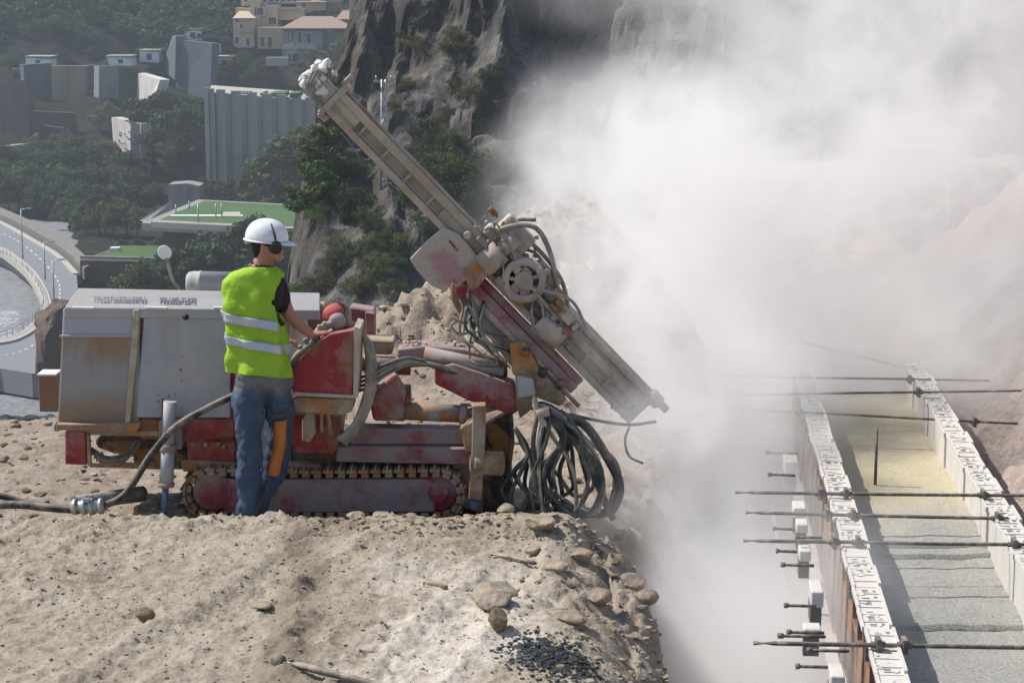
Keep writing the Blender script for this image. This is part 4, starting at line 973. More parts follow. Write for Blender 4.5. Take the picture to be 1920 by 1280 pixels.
for i in range(len(edges)-1):
    y0, y1 = edges[i]-.004, edges[i+1]+.004; nx, ny = 60, max(8, int((y1-y0)*50)); 
    A, L_ = np.meshgrid(np.linspace(1.03, 1.90, nx), np.linspace(y0, y1, ny)); Xf = A+L_*WD.x/WD.y
    Zf = -.30+.018*min(i, 4)+.005*fbm(Xf*9, L_*9, 0, 4, 50+i)+.006*fbm(Xf*2, L_*2, 0, 2, 51)
    Zf = Zf+.012*np.sin(i*2.1); L_[0, :] = L_[1, :]; Xf = A+L_*WD.x/WD.y; Zf[0, :] = Zf[1, :]-.09
    o = grid_mesh('fill_layer', Xf, L_, Zf, M['fill'], kind='structure')
# far cross board at the end of the formwork and pale pipe on the bench
m = MB(); a, b = P(1500,640,17.0), P(1700,690,17.0); m.beam(a, b, .012, .010, up=(0,1,0)); tag(m.build('timber', M['steel_w'], loc=a), 'pale board lying askew beyond the far end of the formwork', 'board')
m = MB(); m.tube([P(1660,272,24.5), P(1720,275,24.5), P(1790,281,24.5)], .016, 8, k=3)
for u_, v_ in ((1668, 273), (1782, 280)): q = P(u_, v_, 24.5); m.cyl((q.x, q.y, -1.2), (q.x, q.y, q.z), .004, .004, 6)
tag(m.build('white_rail', M['white'], loc=P(1660,272,24.5)), 'thin white rail glinting above the bench through the dust', 'rail')
# ================================================================ DRILL RIG
PD = (.44, .34, .30, 1)
M['red'] = grimy('red_paint', (.26,.012,.022,1), .12, .10, 4, .45, dustc=(.38,.24,.21,1), up=.5, rustc=(.14,.05,.02,1))
M['red2'] = grimy('dusty_red_paint', (.27,.02,.035,1), .52, .12, 3.5, .6, dustc=(.36,.27,.25,1), up=.5)
M['pink'] = grimy('pinkish_dusty_paint', (.26,.05,.06,1), .95, .05, 3, .75, dustc=(.33,.255,.245,1), up=.4)
M['tan'] = grimy('dust_caked_mast', (.38,.30,.21,1), .72, .02, 3, .8, dustc=(.52,.45,.36,1), up=.6, rustc=(.22,.10,.035,1), bump=.4)
M['pale'] = grimy('pale_dust_caked_steel', (.34,.26,.22,1), .70, .0, 5, .85, dustc=(.50,.43,.37,1), up=.6, bump=.5)
M['rust'] = grimy('rusty_ochre_steel', (.25,.15,.08,1), .55, .35, 5, .85, dustc=(.42,.34,.25,1), up=.4, rustc=(.25,.10,.03,1), bump=.4)
M['panel'] = grimy('white_panel', (.36,.365,.395,1), .22, .0, 2, .45, dustc=(.50,.46,.42,1), up=.3, bump=.05)
M['steel'] = grimy('bare_steel', (.30,.30,.31,1), .25, .15, 6, .45, up=.4, metal=.3)
M['blue'] = plain('blue_rod', (.10,.14,.26), .4, .2, .5)
M['dark'] = grimy('oily_dark_steel', (.035,.03,.028,1), .3, .25, 5, .6, dustc=(.2,.15,.11,1), up=.3)
M['greyp'] = grimy('grey_cylinder', (.30,.30,.31,1), .55, .08, 4, .6, dustc=(.38,.32,.30,1), up=.4)
M['hose_pale'] = grimy('dust_covered_hose', (.20,.19,.17,1), .6, 0, 9, .75, dustc=(.42,.38,.31,1), up=.4, bump=.1)
M['hose_dk'] = grimy('dark_hose', (.045,.055,.055,1), .25, 0, 9, .5, dustc=(.30,.28,.25,1), up=.25, bump=.05)
def mk_panel_stain():
    """white sheet with rust weeping from its top seam and dirt along the bottom (real stains with their own outline)"""
    m = NT('stained_white_sheet'); tc = m.obj(); sp = m.n('ShaderNodeSeparateXYZ'); m.l(tc, sp.inputs[0])
    n = m.noise(7, 6, .65); n2 = m.ramp(m.noise(3.2, 6, .65, sx=(1,1,.35)), [(.36, g(0)), (.64, g(1))]); n3 = m.noise(30, 4, .7)
    return m, sp, n, n2, n3
def rig():
    GZ = -.26; Rr = root('drill_rig', P(480, 940, 12.8), 'red and white crawler drilling rig caked in dust, its mast tilted over the excavation', 'drilling rig')
    def U(m, uv, Y, dy, mt=0): return m.uvp(uv, Y, dy, mt)
    def C(m, a, b, Ya, Yb, rp, n=18, mt=0, r2=None): return m.cyl(P(*a, Ya), P(*b, Yb), rp*Ya/FPX, (r2 or rp)*Yb/FPX, n, mt)
    def T(m, pts, rp, n=10, k=7): return m.tube([P(u, v, Y) for u, v, Y in pts], rp*pts[0][2]/FPX, n, k=k)
    # ---- tracks
    for side, (Y0, Y1) in enumerate(((12.22, 12.52), (13.0, 13.3))):
        cL, cR = P(396, 921, 12.3), P(822, 923, 12.3)
        if side: cL = cL.copy(); cR = cR.copy()
        r = .160; ym = (Y0+Y1)/2
        m = MB(); L_ = (cR-cL).length; per = 2*L_+2*math.pi*r; n = 52
        ux = Vector(((cR.x-cL.x), 0, (cR.z-cL.z))).normalized(); uz = Vector((-ux.z, 0, ux.x))
        def at(s):
            s %= per
            if s < L_: 
                sag = -.012*math.sin(math.pi*s/L_); return cL+uz*(r+sag)+ux*s, ux, uz
            s -= L_
            if s < math.pi*r: a = s/r; nn = uz*math.cos(a)+ux*math.sin(a); return cR+nn*r, ux*math.cos(a)-uz*math.sin(a), nn
            s -= math.pi*r
            if s < L_: return cR-uz*r-ux*s, -ux, -uz
            s -= L_; a = s/r; nn = -uz*math.cos(a)-ux*math.sin(a); return cL+nn*r, -ux*math.cos(a)+uz*math.sin(a), nn
        for i in range(n):
            p, t, nn = at(per*i/n); p = Vector((p.x, ym, p.z)); h = per/n/2
            m.obox(p, t*h*.86, Vector((0, (Y1-Y0)/2, 0)), nn*.009)
            m.obox(p+nn*.018, t*h*.16, Vector((0, (Y1-Y0)/2, 0)), nn*.012)
            for yy in (Y0+.02, Y0+.07, Y1-.05): m.obox(Vector((p.x, yy, p.z))-nn*.026+t*h*.25, t*h*.62, Vector((0,.010,0)), nn*.014)
        tr = m.build('track', M['rust'] if not side else M['dark'], Rr, bevel=.002)
        m = MB(); U(m, [(420,900),(425,898),(800,898),(812,908),(815,960),(420,962)], Y0+.03, .22); m.build('track_frame', M['pink'], tr, bevel=.008)
        m = MB(); c = P(398, 922, Y0+.02); 
        m.lathe([(0,-.02),(.075,-.02),(.085,-.01),(.11,-.005),(.125,.0),(.125,.2)], (c.x, Y0+.03, c.z), (0,1,0), 28); m.build('idler', M['pink'], tr)
        m = MB(); c = P(822, 924, Y0+.02); m.lathe([(0,-.01),(.06,-.01),(.07,.01),(.12,.02),(.12,.2)], (c.x, Y0+.03, c.z), (0,1,0), 24)
        for i in range(13):
            a = i*2*math.pi/13; d = Vector((math.cos(a), 0, math.sin(a))); m.obox(Vector((c.x, Y0+.12, c.z))+d*.13, d*.02, Vector((0,.05,0)), d.cross(Vector((0,1,0)))*.012)
        m.build('sprocket', M['red2'], tr, smooth=False)
        for u in (480, 560, 640, 720):
            m = MB(); c = P(u, 948, 12.3); m.lathe([(0,-.01),(.03,-.01),(.055,0),(.055,.18)], (c.x, Y0+.05, c.z), (0,1,0), 18); m.build('roller', M['dark'], tr)
    # ---- chassis
    m = MB(); U(m, [(250,838),(640,842),(905,838),(905,862),(880,885),(330,880),(250,868)], 12.42, .72); m.build('chassis', M['dark'], Rr, bevel=.01)
    m = MB(); U(m, [(630,838),(895,840),(898,862),(905,872),(630,866)], 12.28, .14); U(m, [(545,870),(880,874),(930,905),(930,935),(545,930)], 12.50, .3); m.build('side_beam', M['pink'], Rr, bevel=.008)
    m = MB(); U(m, [(655,802),(862,806),(880,812),(880,834),(655,834)], 12.34, .16); m.build('side_beam', M['pink'], Rr, bevel=.01)
    m = MB(); U(m, [(895,905),(960,900),(965,965),(880,968),(878,930)], 12.45, .5); m.build('front_frame', M['dark'], Rr, bevel=.01)
    m = MB(); U(m, [(845,870),(905,862),(905,965),(858,950)], 12.38, .3); m.build('front_frame', M['red2'], Rr, bevel=.01)
    # ---- engine housing
    m = MB(); U(m, [(118,578),(262,580),(262,795),(108,795)], 12.30, .72); o = m.build('rear_panel', None, Rr, bevel=.012, seg=2)
    mt, sp, n, n2, n3 = mk_panel_stain(); z = sp.outputs[2]
    zt = P(200, 628, 12.3).z-Rr.location.z; zb = P(200, 790, 12.3).z-Rr.location.z
    below = mt.math('LESS_THAN', z, zt)
    drip = mt.ramp(mt.math('ADD', mt.math('MULTIPLY', mt.math('SUBTRACT', zt, z), 3.2), mt.math('MULTIPLY', n2, 1.1)), [(.28, g(1)), (.95, g(0))])
    drip = mt.math('MULTIPLY', mt.math('MULTIPLY', drip, below), .85)
    bot = mt.ramp(mt.math('ADD', mt.math('MULTIPLY', mt.math('SUBTRACT', z, zb), 2.4), mt.math('MULTIPLY', n, .6)), [(.38, g(1)), (.85, g(0))])
    base = mt.mix(below, (.36,.365,.40,1), mt.mix(n, (.24,.235,.225,1), (.31,.30,.285,1)))
    col = mt.mix(drip, base, mt.mix(n3, (.20,.085,.02,1), (.33,.20,.10,1)))
    col = mt.mix(mt.math('MULTIPLY', bot, .8), col, (.24,.135,.07,1)); o.data.materials[0] = mt.finish(col, .6, 0, mt.bump(n3, .1, .004), .3)
    m = MB(); U(m, [(112,628),(250,628),(250,632),(112,632)], 12.288, .012); m.build('seam_trim', M['panel'], Rr, bevel=.003)
    m = MB(); U(m, [(250,580),(262,580),(258,660),(244,795),(234,795)], 12.28, .02); m.build('corner_post', M['tan'], Rr, bevel=.006)
    m = MB(); U(m, [(262,580),(440,584),(440,795),(252,795)], 12.33, .70); m.build('housing_frame', M['red'], Rr, bevel=.008)
    m = MB(); U(m, [(270,590),(432,592),(432,783),(254,783)], 12.30, .05); d_ = m.build('housing_door', M['panel'], Rr, bevel=.008, seg=2)
    m = MB(); c = P(348, 594, 12.29); m.lathe([(0,-.022),(.012,-.022),(.019,-.012),(.021,0),(.021,.02)], (c.x, 12.295, c.z), (0,1,0), 18); m.build('handle', M['dark'], d_)
    m = MB()
    for u, v, r in [(341,667,.004),(338,693,.008),(340,713,.004),(296,741,.005),(316,742,.006),(297,752,.006),(328,738,.004),(305,749,.004)]:
        c = P(u, v, 12.298); m.lathe([(0,-.004),(r,-.004),(r,.004)], (c.x, 12.30, c.z), (0,1,0), 10)
    bl = m.build('bolts', M['dark'], d_); bl['kind'] = 'stuff'
    m = MB(); U(m, [(303,748),(306,748),(306,790),(303,790)], 12.285, .02); m.build('latch_rod', M['dark'], d_)
    # sloping hood with the faint lettering
    a0, a1, b1, b0 = P(120,577,12.29), P(600,582,12.29), P(600,549,12.42), P(147,540,12.42)
    c0, c1 = P(175,556,13.1), P(600,565,13.1); c0.z = c1.z = .99
    dn = Vector((0,0,-.06))
    m = MB(); m.add([a0,a1,b1,b0,c0,c1, a0+dn,a1+dn,c0+dn,c1+dn], [(0,1,2,3),(3,2,5,4),(6,7,1,0),(4,5,9,8),(0,3,4,8,6),(1,7,9,5,2),(7,6,8,9)]); hood = m.build('hood', M['panel'], Rr, bevel=.006, seg=2)
    def on(u, f): # point on the sloping face, f 0 bottom..1 top
        A = P(u, 577, 12.29); Bp = P(u+(147-120)*0, 541+.02*(u-147), 12.42); p = A.lerp(Bp, f); p.y -= .0015; return p
    rl = random.Random(4); m = MB()
    for (u0, u1, f0, f1) in [(177,276,.28,.62),(300,364,.24,.60)]:
        u = u0
        while u < u1:
            wd = rl.uniform(3.2, 5.0)
            k = rl.randrange(4); q = lambda ua, ub, fa, fb: m.hexa([on(ua,fa), on(ub,fa), on(ub,fa)+Vector((0,.004,0)), on(ua,fa)+Vector((0,.004,0))], [on(ua,fb), on(ub,fb), on(ub,fb)+Vector((0,.004,0)), on(ua,fb)+Vector((0,.004,0))])
            q(u, u+1.3, f0, f1)
            if k in (0, 1): q(u+1.3, u+wd, f1-.08, f1)
            if k in (1, 2): q(u+1.3, u+wd, f0, f0+.08)
            if k in (0, 2, 3): q(u+1.3, u+wd, (f0+f1)/2-.04, (f0+f1)/2+.04)
            if k != 2: q(u+wd-1.0, u+wd, (f0 if k != 0 else (f0+f1)/2), f1)
            u += wd+rl.uniform(1.4, 2.4)
    m.build('lettering', plain('faded_grey_print', (.22,.23,.26), .6, var=.5, nscale=30), hood)
    m = MB()
    for (u0, u1) in ((135,176),(272,313),(400,425)): U(m, [(u0,575),(u1,576),(u1,580),(u0,579)], 12.275, .02)
    m.build('hinge', M['white'], hood, bevel=.002)
    # silencer cylinder on the hood and work lamp on its curved stalk
    m = MB(); a, b = P(349,530,12.72), P(470,532,12.72); ax = (b-a).normalized(); L_ = (b-a).length
    m.lathe([(0,0),(.052,.004),(.070,.018),(.076,.045),(.076,.085),(.080,.088),(.080,.100),(.076,.103),(.076,L_)], a, ax, 28); m.build('air_tank', M['panel'], Rr)
    m = MB(); T(m, [(340,545,12.60),(326,528,12.60),(318,505,12.60),(312,484,12.60)], 3.2); lamp = m.build('lamp_stalk', M['hose_pale'], Rr)
    m = MB(); c = P(309,473,12.60); m.lathe([(0,.030),(.020,.030),(.036,.015),(.044,0),(.047,-.004),(.044,-.008),(.040,-.006),(.0,-.006)], c, (.10,.98,.15), 24); m.build('work_lamp', M['white'], lamp)
    # ---- lower frame at the rear
    m = MB(); U(m, [(105,795),(262,795),(262,803),(250,812),(105,806)], 12.24, .80); m.build('ledge', M['rust'], Rr, bevel=.004)
    m = MB(); U(m, [(122,808),(160,808),(163,872),(122,870)], 12.28, .12); m.build('rear_foot', M['red'], Rr, bevel=.006)
    m = MB(); U(m, [(160,808),(300,808),(300,818),(160,815)], 12.30, .10); U(m, [(162,815),(168,815),(172,878),(164,872)], 12.27, .03); m.build('rear_frame', M['rust'], Rr, bevel=.004)
    m = MB(); U(m, [(160,866),(300,872),(300,880),(170,876)], 12.9, .06); m.build('rear_rail', M['rust'], Rr, bevel=.004)
    m = MB(); U(m, [(262,786),(440,786),(440,812),(440,832),(262,822)], 12.31, .10); U(m, [(350,826),(440,815),(440,872),(352,866)], 12.31, .08); m.build('lower_frame', M['red'], Rr, bevel=.006)
    m = MB(); U(m, [(338,862),(440,868),(600,872),(600,892),(440,890),(342,884)], 12.29, .12); m.build('mud_guard', M['rust'], Rr, bevel=.01)
    m = MB(); U(m, [(180,820),(300,822),(440,835),(440,880),(300,866),(210,850),(178,838)], 12.70, .3); m.build('sump', M['dark'], Rr, bevel=.02)
    for i in range(5):
        m = MB(); T(m, [(166+4*i,838+6*i,12.33+.03*i),(200+4*i,858+3*i,12.30+.03*i),(238,850+2*i,12.29+.03*i),(258+2*i,826,12.33+.03*i)], 5.2 if i % 2 else 4.2); m.build('hose', M['hose_pale'] if i % 2 else M['hose_dk'], Rr)
    for (u, v) in [(362,832),(386,834),(410,833),(420,838)]:
        m = MB(); c = P(u, v, 12.3); m.lathe([(0,-.02),(.014,-.02),(.018,-.008),(.018,.02)], (c.x, 12.30, c.z), (0,1,0), 6); m.build('bolt', M['rust'], Rr)
    # stabiliser leg
    m = MB(); C(m, (319,752), (315,838), 12.16, 12.16, 12.5, 24); C(m, (315,838), (312,912), 12.16, 12.16, 13.5, 24); st = m.build('stabiliser_leg', M['panel'], Rr)
    m = MB(); C(m, (311,905), (307,966), 12.16, 12.16, 6.5, 18); m.build('rod', M['blue'], st)
    m = MB(); C(m, (316,832), (315,846), 12.16, 12.16, 16, 20); C(m, (312,904), (312,912), 12.16, 12.16, 16, 20); U(m, [(298,790),(340,790),(340,842),(298,842)], 12.2, .10); m.build('bracket', M['pink'], st, bevel=.004)
    # ---- middle: console, its base
    m = MB(); U(m, [(620,626),(668,617),(661,742),(549,735),(549,690),(592,642)], 11.93, .30); con = m.build('control_console', M['red'], Rr, bevel=.008, seg=2)
    m = MB(); U(m, [(664,612),(676,616),(670,745),(662,745)], 11.92, .32); U(m, [(547,735),(664,741),(668,747),(547,742)], 11.915, .33); m.build('trim', M['tan'], con, bevel=.003)
    m = MB(); U(m, [(549,744),(664,748),(660,772),(640,778),(549,772)], 11.97, .26); m.build('console_base', M['rust'], con, bevel=.006)
    m = MB()
    for (u, v) in [(566,668),(576,655),(588,642),(602,630),(612,624)]: C(m, (u, v), (u-3, v-16), 12.0, 12.0, 1.8, 8); C(m, (u-3, v-14), (u-3.6, v-21), 12.0, 12.0, 4.0, 10)
    lv = m.build('levers', M['hose_pale'], con); lv['kind'] = 'stuff'
    m = MB(); T(m, [(549,690,12.0),(556,668,12.0),(575,652,12.0),(590,640,12.0)], 7); T(m, [(590,640,12.02),(600,618,12.02),(630,606,12.05),(662,612,12.1),(672,640,12.12)], 8); m.build('hose', M['hose_pale'], con)
    m = MB(); U(m, [(575,772),(590,775),(592,812),(580,830),(566,826),(566,790)], 12.02, .12); m.build('bracket', M['rust'], Rr, bevel=.006); m = MB(); U(m, [(600,770),(606,770),(606,812),(600,808)], 12.0, .03); m.build('strut', M['rust'], Rr, bevel=.004); m = MB(); U(m, [(612,770),(618,770),(624,815),(616,812)], 12.0, .03); m.build('strut', M['rust'], Rr, bevel=.004)
    m = MB(); U(m, [(548,775),(640,782),(632,842),(625,852),(548,850)], 12.20, .5); m.build('body_box', M['red'], Rr, bevel=.008)
    m = MB(); U(m, [(440,584),(540,590),(545,870),(440,868)], 12.40, .6); m.build('housing', M['panel'], Rr, bevel=.01)
    m = MB(); U(m, [(572,572),(608,574),(606,618),(580,622)], 12.75, .2); m.build('side_box', M['rust'], Rr, bevel=.01)
    m = MB(); U(m, [(655,575),(702,582),(702,640),(660,640)], 12.85, .18); m.build('side_box', M['pink'], Rr, bevel=.01)
    m = MB(); U(m, [(684,585),(703,587),(703,641),(686,641)], 12.80, .05); m.build('side_plate', M['red2'], Rr, bevel=.006)
    m = MB(); U(m, [(680,636),(740,638),(735,665),(682,664)], 12.62, .2); m.build('valve_block', M['rust'], Rr, bevel=.01)
    m = MB(); C(m, (660,680), (770,684), 12.62, 12.62, 15, 20); C(m, (742,684), (770,685), 12.62, 12.62, 19, 20); m.build('hydraulic_cylinder', M['pink'], Rr)
    # thick hose bundle looping down from the console
    for i in range(5):
        m = MB(); T(m, [(676,612+3*i,12.1+.02*i),(688+2*i,650,12.08+.02*i),(690+3*i,700,12.06+.02*i),(684+3*i,745,12.04+.02*i),(664+3*i,795,12.0+.02*i),(634+3*i,824+2*i,12.0+.02*i)], 5.6-(i % 2), 10, 9); m.build('hose', M['hose_pale'], Rr)
    for i in range(6):
        m = MB(); T(m, [(688,735-6*i,12.2),(720,705-4*i,12.22),(770,682-2*i,12.25),(820,684+1*i,12.30),(870,700,12.4),(930,712-2*i,12.5)], 3.2+(i % 3)*.7, 8, 8); m.build('hose', M['hose_dk'] if i % 2 else M['hose_pale'], Rr)
    for i in range(4):
        m = MB(); T(m, [(470+10*i,690+8*i,12.36),(560,702+9*i,12.28),(640,715+8*i,12.22),(700,700+8*i,12.25)], 3, 8, 6); m.build('hose', M['hose_dk'], Rr)
    # ---- boom and arms
    m = MB(); U(m, [(745,655),(800,648),(870,655),(950,676),(952,708),(900,702),(800,688),(745,690)], 12.48, .22); bm = m.build('boom', M['pink'], Rr, bevel=.012, seg=2)
    m = MB(); C(m, (795,662), (945,694), 12.44, 12.44, 14, 20); m.build('hydraulic_cylinder', M['greyp'], bm)
    m = MB(); U(m, [(815,690),(850,682),(905,700),(965,722),(972,770),(960,778),(880,752),(815,720)], 12.36, .20); m.build('lower_arm', M['red2'], Rr, bevel=.012, seg=2)
    m = MB(); C(m, (700,752), (770,752), 12.5, 12.5, 33, 26); m.build('pivot_drum', M['dark'], Rr)
    m = MB(); U(m, [(700,790),(690,745),(740,700),(762,735),(750,790)], 12.33, .1); m.build('pivot_plate', M['red2'], Rr, bevel=.02, seg=2)
    m = MB(); C(m, (752,770), (872,776), 12.40, 12.42, 17, 22); C(m, (872,776), (930,760), 12.42, 12.45, 9, 16); cyl = m.build('hydraulic_cylinder', M['greyp'], Rr)
    m = MB(); C(m, (745,770), (758,770), 12.40, 12.40, 20, 22); C(m, (862,775), (876,776), 12.42, 12.42, 20, 22); m.build('collar', M['pink'], cyl)
    m = MB(); C(m, (640,818), (880,822), 12.42, 12.42, 12, 16); m.build('push_rod', M['tan'], Rr)
    # front post (rusty square stabiliser) and its collar
    m = MB(); U(m, [(886,760),(911,759),(909,850),(903,938),(878,936),(884,850)], 12.10, .10); fp = m.build('front_post', M['rust'], Rr, bevel=.006)
    m = MB(); C(m, (885,868), (942,868), 12.15, 12.20, 24, 22); U(m, [(862,806),(890,785),(890,850),(872,845)], 12.16, .1); m.build('collar', M['rust'], fp, bevel=.006)
    m = MB(); U(m, [(882,938),(896,938),(894,955),(884,955)], 12.12, .05); m.build('tip', M['blue'], fp)
    # front head carrying the mast: rusty slewing bracket
    m = MB(); U(m, [(905,800),(960,770),(965,830),(955,900),(900,905)], 12.52, .3); m.build('front_body', M['dark'], Rr, bevel=.02)
    m = MB(); U(m, [(955,645),(985,640),(1010,690),(1062,748),(1050,762),(1005,745),(985,720),(960,700)], 12.34, .22); U(m, [(966,700),(998,715),(1000,765),(975,785),(968,760)], 12.30, .2); br = m.build('mast_bracket', M['rust'], Rr, bevel=.012, seg=2)
    for (a, b, rp) in [((985,660),(1000,672),8),((1018,700),(1034,715),9),((1050,722),(1062,735),8)]:
        m = MB(); c = P(*a, 12.32); m.lathe([(0,-.03),(.022,-.03),(.032,-.01),(.032,.04)], (c.x, 12.33, c.z), (0,1,0), 16); m.build('pin', M['dark'], br)
    m = MB(); U(m, [(968,705),(1000,712),(1004,742),(972,748)], 12.26, .1); m.build('plate', M['panel'], br, bevel=.01)
    m = MB(); U(m, [(878,560),(905,540),(960,615),(990,652),(960,690),(930,650),(900,612)], 12.46, .16); m.build('mast_cradle', M['pale'], Rr, bevel=.015, seg=2)
    # ---- mast
    t = Vector((P(1196,775,12.45)-P(628,190,12.45))); L = t.length; t.normalize(); nrm = Vector((-t.z, 0, t.x))
    if nrm.z < 0: nrm = -nrm
    o0 = P(628, 190, 12.45); 
    def MP(s, hh, y): return o0+t*s+nrm*hh+Vector((0, y, 0))
    def mbx(m, s0, s1, h0, h1, y0, y1, mt=0):
        m.hexa([MP(s0,h0,y0), MP(s1,h0,y0), MP(s1,h0,y1), MP(s0,h0,y1)], [MP(s0,h1,y0), MP(s1,h1,y0), MP(s1,h1,y1), MP(s0,h1,y1)], mt)
    mast = None; m = MB()
    mbx(m, 0, L, .030, .085, -.05, .11); mbx(m, 0, L, -.085, -.040, -.05, .11); mbx(m, 0, L, -.042, .032, -.012, .10)
    mbx(m, 0, .20, -.04, .03, -.048, -.01)
    mbx(m, .95, 1.45, -.04, .03, -.040, -.01)
    mast = m.build('mast', M['tan'], Rr, bevel=.006, seg=2)
    m = MB(); mbx(m, .0, L, .085, .100, -.030, .0); mbx(m, 0, L, .085, .100, .05, .08); mbx(m, 0, L, -.03, -.022, -.058, -.05); m.build('guide_rail', M['steel'], mast, bevel=.003)
    for s in np.linspace(.24, L-.1, 13):
        if .9 < s < 1.5: continue
        m = MB(); mbx(m, s, s+.018, -.04, .03, -.046, -.012); m.build('rib', M['tan'], mast)
    m = MB(); mbx(m, -.03, .01, -.12, .13, -.07, .13); mbx(m, -.055, -.02, .10, .19, -.03, .03); mbx(m, -.02, .05, -.14, -.09, -.03, .05); m.build('head_plate', M['pale'], mast, bevel=.008)
    m = MB(); mbx(m, -.16, -.03, -.075, .055, -.05, .09); mbx(m, -.15, -.05, -.03, .0, -.065, -.05)
    hd = m.build('crown_block', M['tan'], mast, bevel=.006)
    m = MB(); rr = random.Random(9)
    for i in range(34):
        q = MP(rr.uniform(-.24, -.07), rr.uniform(-.06, .13), rr.uniform(-.06, .08)); m.stone(q, rr.uniform(.018, .045), (1, 1, .9), seed=i*1.3, sub=2)
    m.build('dust_crust', M['galv'] if False else plain('white_dust_crust', (.62,.60,.58), .95, nscale=25, var=.15, bump=.5), hd)
    m = MB()
    for i in range(4): m.tube([MP(-.12+.02*i,.08,-.03), MP(-.22+.02*i,.05+.03*i,-.05), MP(-.16,-.07+.02*i,-.07), MP(-.02,-.07,-.06)], .007, 6, k=6)
    m.build('hose', M['hose_pale'], mast)
    # drill rods along the mast lower half, second rail
    m = MB(); mbx(m, 1.32, L-.02, .10, .16, -.02, .07); m.build('drill_string', M['pale'], mast, bevel=.02)
    m = MB(); m.cyl(MP(1.4, .145, .03), MP(L+.12, .145, .03), .026, .026, 16); m.build('drill_rod', M['steel'], mast)
    m = MB(); mbx(m, L-.05, L+.0, -.085, .14, -.06, .11); m.cyl(MP(L-.04, .14, .03), MP(L+.06, .14, .03), .05, .05, 18); m.build('rod_clamp', M['pale'], mast, bevel=.012)
    # long feed beam under the mast, second rail
    m = MB(); mbx(m, 1.14, 2.35, -.215, -.150, -.06, .05); mbx(m, 1.14, 2.35, -.150, -.100, -.03, .03); m.build('feed_beam', M['pink'], Rr, bevel=.006)
    m = MB(); m.cyl(MP(1.2, -.235, -.03), MP(2.0, -.235, -.03), .028, .028, 18); m.cyl(MP(2.0, -.235, -.03), MP(2.45, -.235, -.03), .014, .014, 12); m.build('feed_cylinder', M['pale'], Rr)
    # gearbox / rotary head carriage riding on the mast
    m = MB(); mbx(m, 1.22, 1.85, .095, .17, -.07, .13); mbx(m, 1.26, 1.50, .16, .30, -.05, .12); mbx(m, 1.60, 1.80, .16, .24, -.05, .10)
    car = m.build('rotary_head', M['pale'], Rr, bevel=.02, seg=2)
    c = P(982, 525, 12.35); m = MB(); Rg = .135
    m.lathe([(.095,.05),(.095,-.02),(Rg,-.02),(Rg+.008,0),(Rg+.008,.05),(.095,.05)], (c.x, 12.33, c.z), (0,1,0), 32, caps=False)
    for k in range(7):
        a = k*2*math.pi/7+.3; d = Vector((math.cos(a), 0, math.sin(a))); m.obox(Vector((c.x,12.345,c.z))+d*.065, d*.045, Vector((0,.015,0)), d.cross(Vector((0,1,0)))*(.030 if k in (1,2,4,5) else .012))
    m.lathe([(0,-.03),(.045,-.03),(.06,-.012),(.06,.04)], (c.x, 12.33, c.z), (0,1,0), 20)
    for i in range(16):
        a = i*.3927; m.stone((c.x+.13*math.cos(a), 12.33, c.z+.13*math.sin(a)), .016, (1,.6,1), seed=i*1.4, sub=1)
    m.build('spoked_wheel', M['pale'], car)
    m = MB(); m.lathe([(0,0),(.13,0),(.13,.01)], (c.x, 12.40, c.z), (0,1,0), 28); U(m, [(1000,575),(1022,580),(1022,607),(1000,598)], 12.33, .02); m.build('dark_backing', M['dark'], car)
    m = MB(); C(m, (905,500), (940,470), 12.36, 12.36, 24, 20); C(m, (940,470), (968,446), 12.36, 12.36, 16, 20); m.build('motor', M['pale'], car); m = MB(); C(m, (1010,600), (1050,640), 12.36, 12.36, 22, 20); m.build('motor', M['pale'], car)
    m = MB(); rr = random.Random(12)
    for i in range(70):
        q = P(rr.uniform(900,1050), rr.uniform(440,620), 12.5)+Vector((rr.uniform(0,.05),rr.uniform(-.05,.12),0)); 
        du = (q-o0).dot(nrm)
        if .10 < du < .33: m.stone(q, rr.uniform(.012, .034), (1,1,.9), seed=i*1.7, sub=1)
    m.build('dust_crust', M['pale'], car, smooth=False)['kind'] = 'stuff'
    for k, pts in enumerate([[(905,470),(940,430),(1000,425),(1030,470),(1045,540)],[(915,480),(955,445),(990,450),(1050,520),(1070,600)],[(930,500),(960,470),(1010,480),(1040,560),(1060,640)],[(1045,600),(1075,640),(1090,690)],[(898,500),(925,455),(965,415),(1005,412)]]):
        m = MB(); T(m, [(u, v, 12.40+.05*k) for u, v in pts], 5.0-(k % 3), 8, 8); m.build('hose', M['hose_pale'], car)
    rr = random.Random(77)
    for i in range(46):
        s = rr.uniform(1.16, 2.05); h = rr.uniform(-.06, .24) if s < 1.9 else rr.uniform(.02, .14); q = MP(s, h, -.075-rr.uniform(0, .05)); 
        m = MB(); a = rr.uniform(.012, .045); b_ = rr.uniform(.010, .028)
        if i % 3 == 0: m.obox(q, t*a, Vector((0,.03,0)), nrm*b_); nm = 'housing_block'
        elif i % 3 == 1: m.cyl(q-t*a, q+t*a, b_*.8, b_*.8, 12); m.cyl(q+t*a, q+t*(a+.012), b_*.5, b_*.5, 8); nm = 'fitting'
        else: m.cyl(q-Vector((0,.03,0)), q+Vector((0,.04,0)), b_, b_*.9, 12); nm = 'fitting'
        m.build(nm, [M['pale'], M['tan'], M['pink'], M['dark'], M['rust']][rr.randrange(5) if i % 4 else 0], car, bevel=.004)
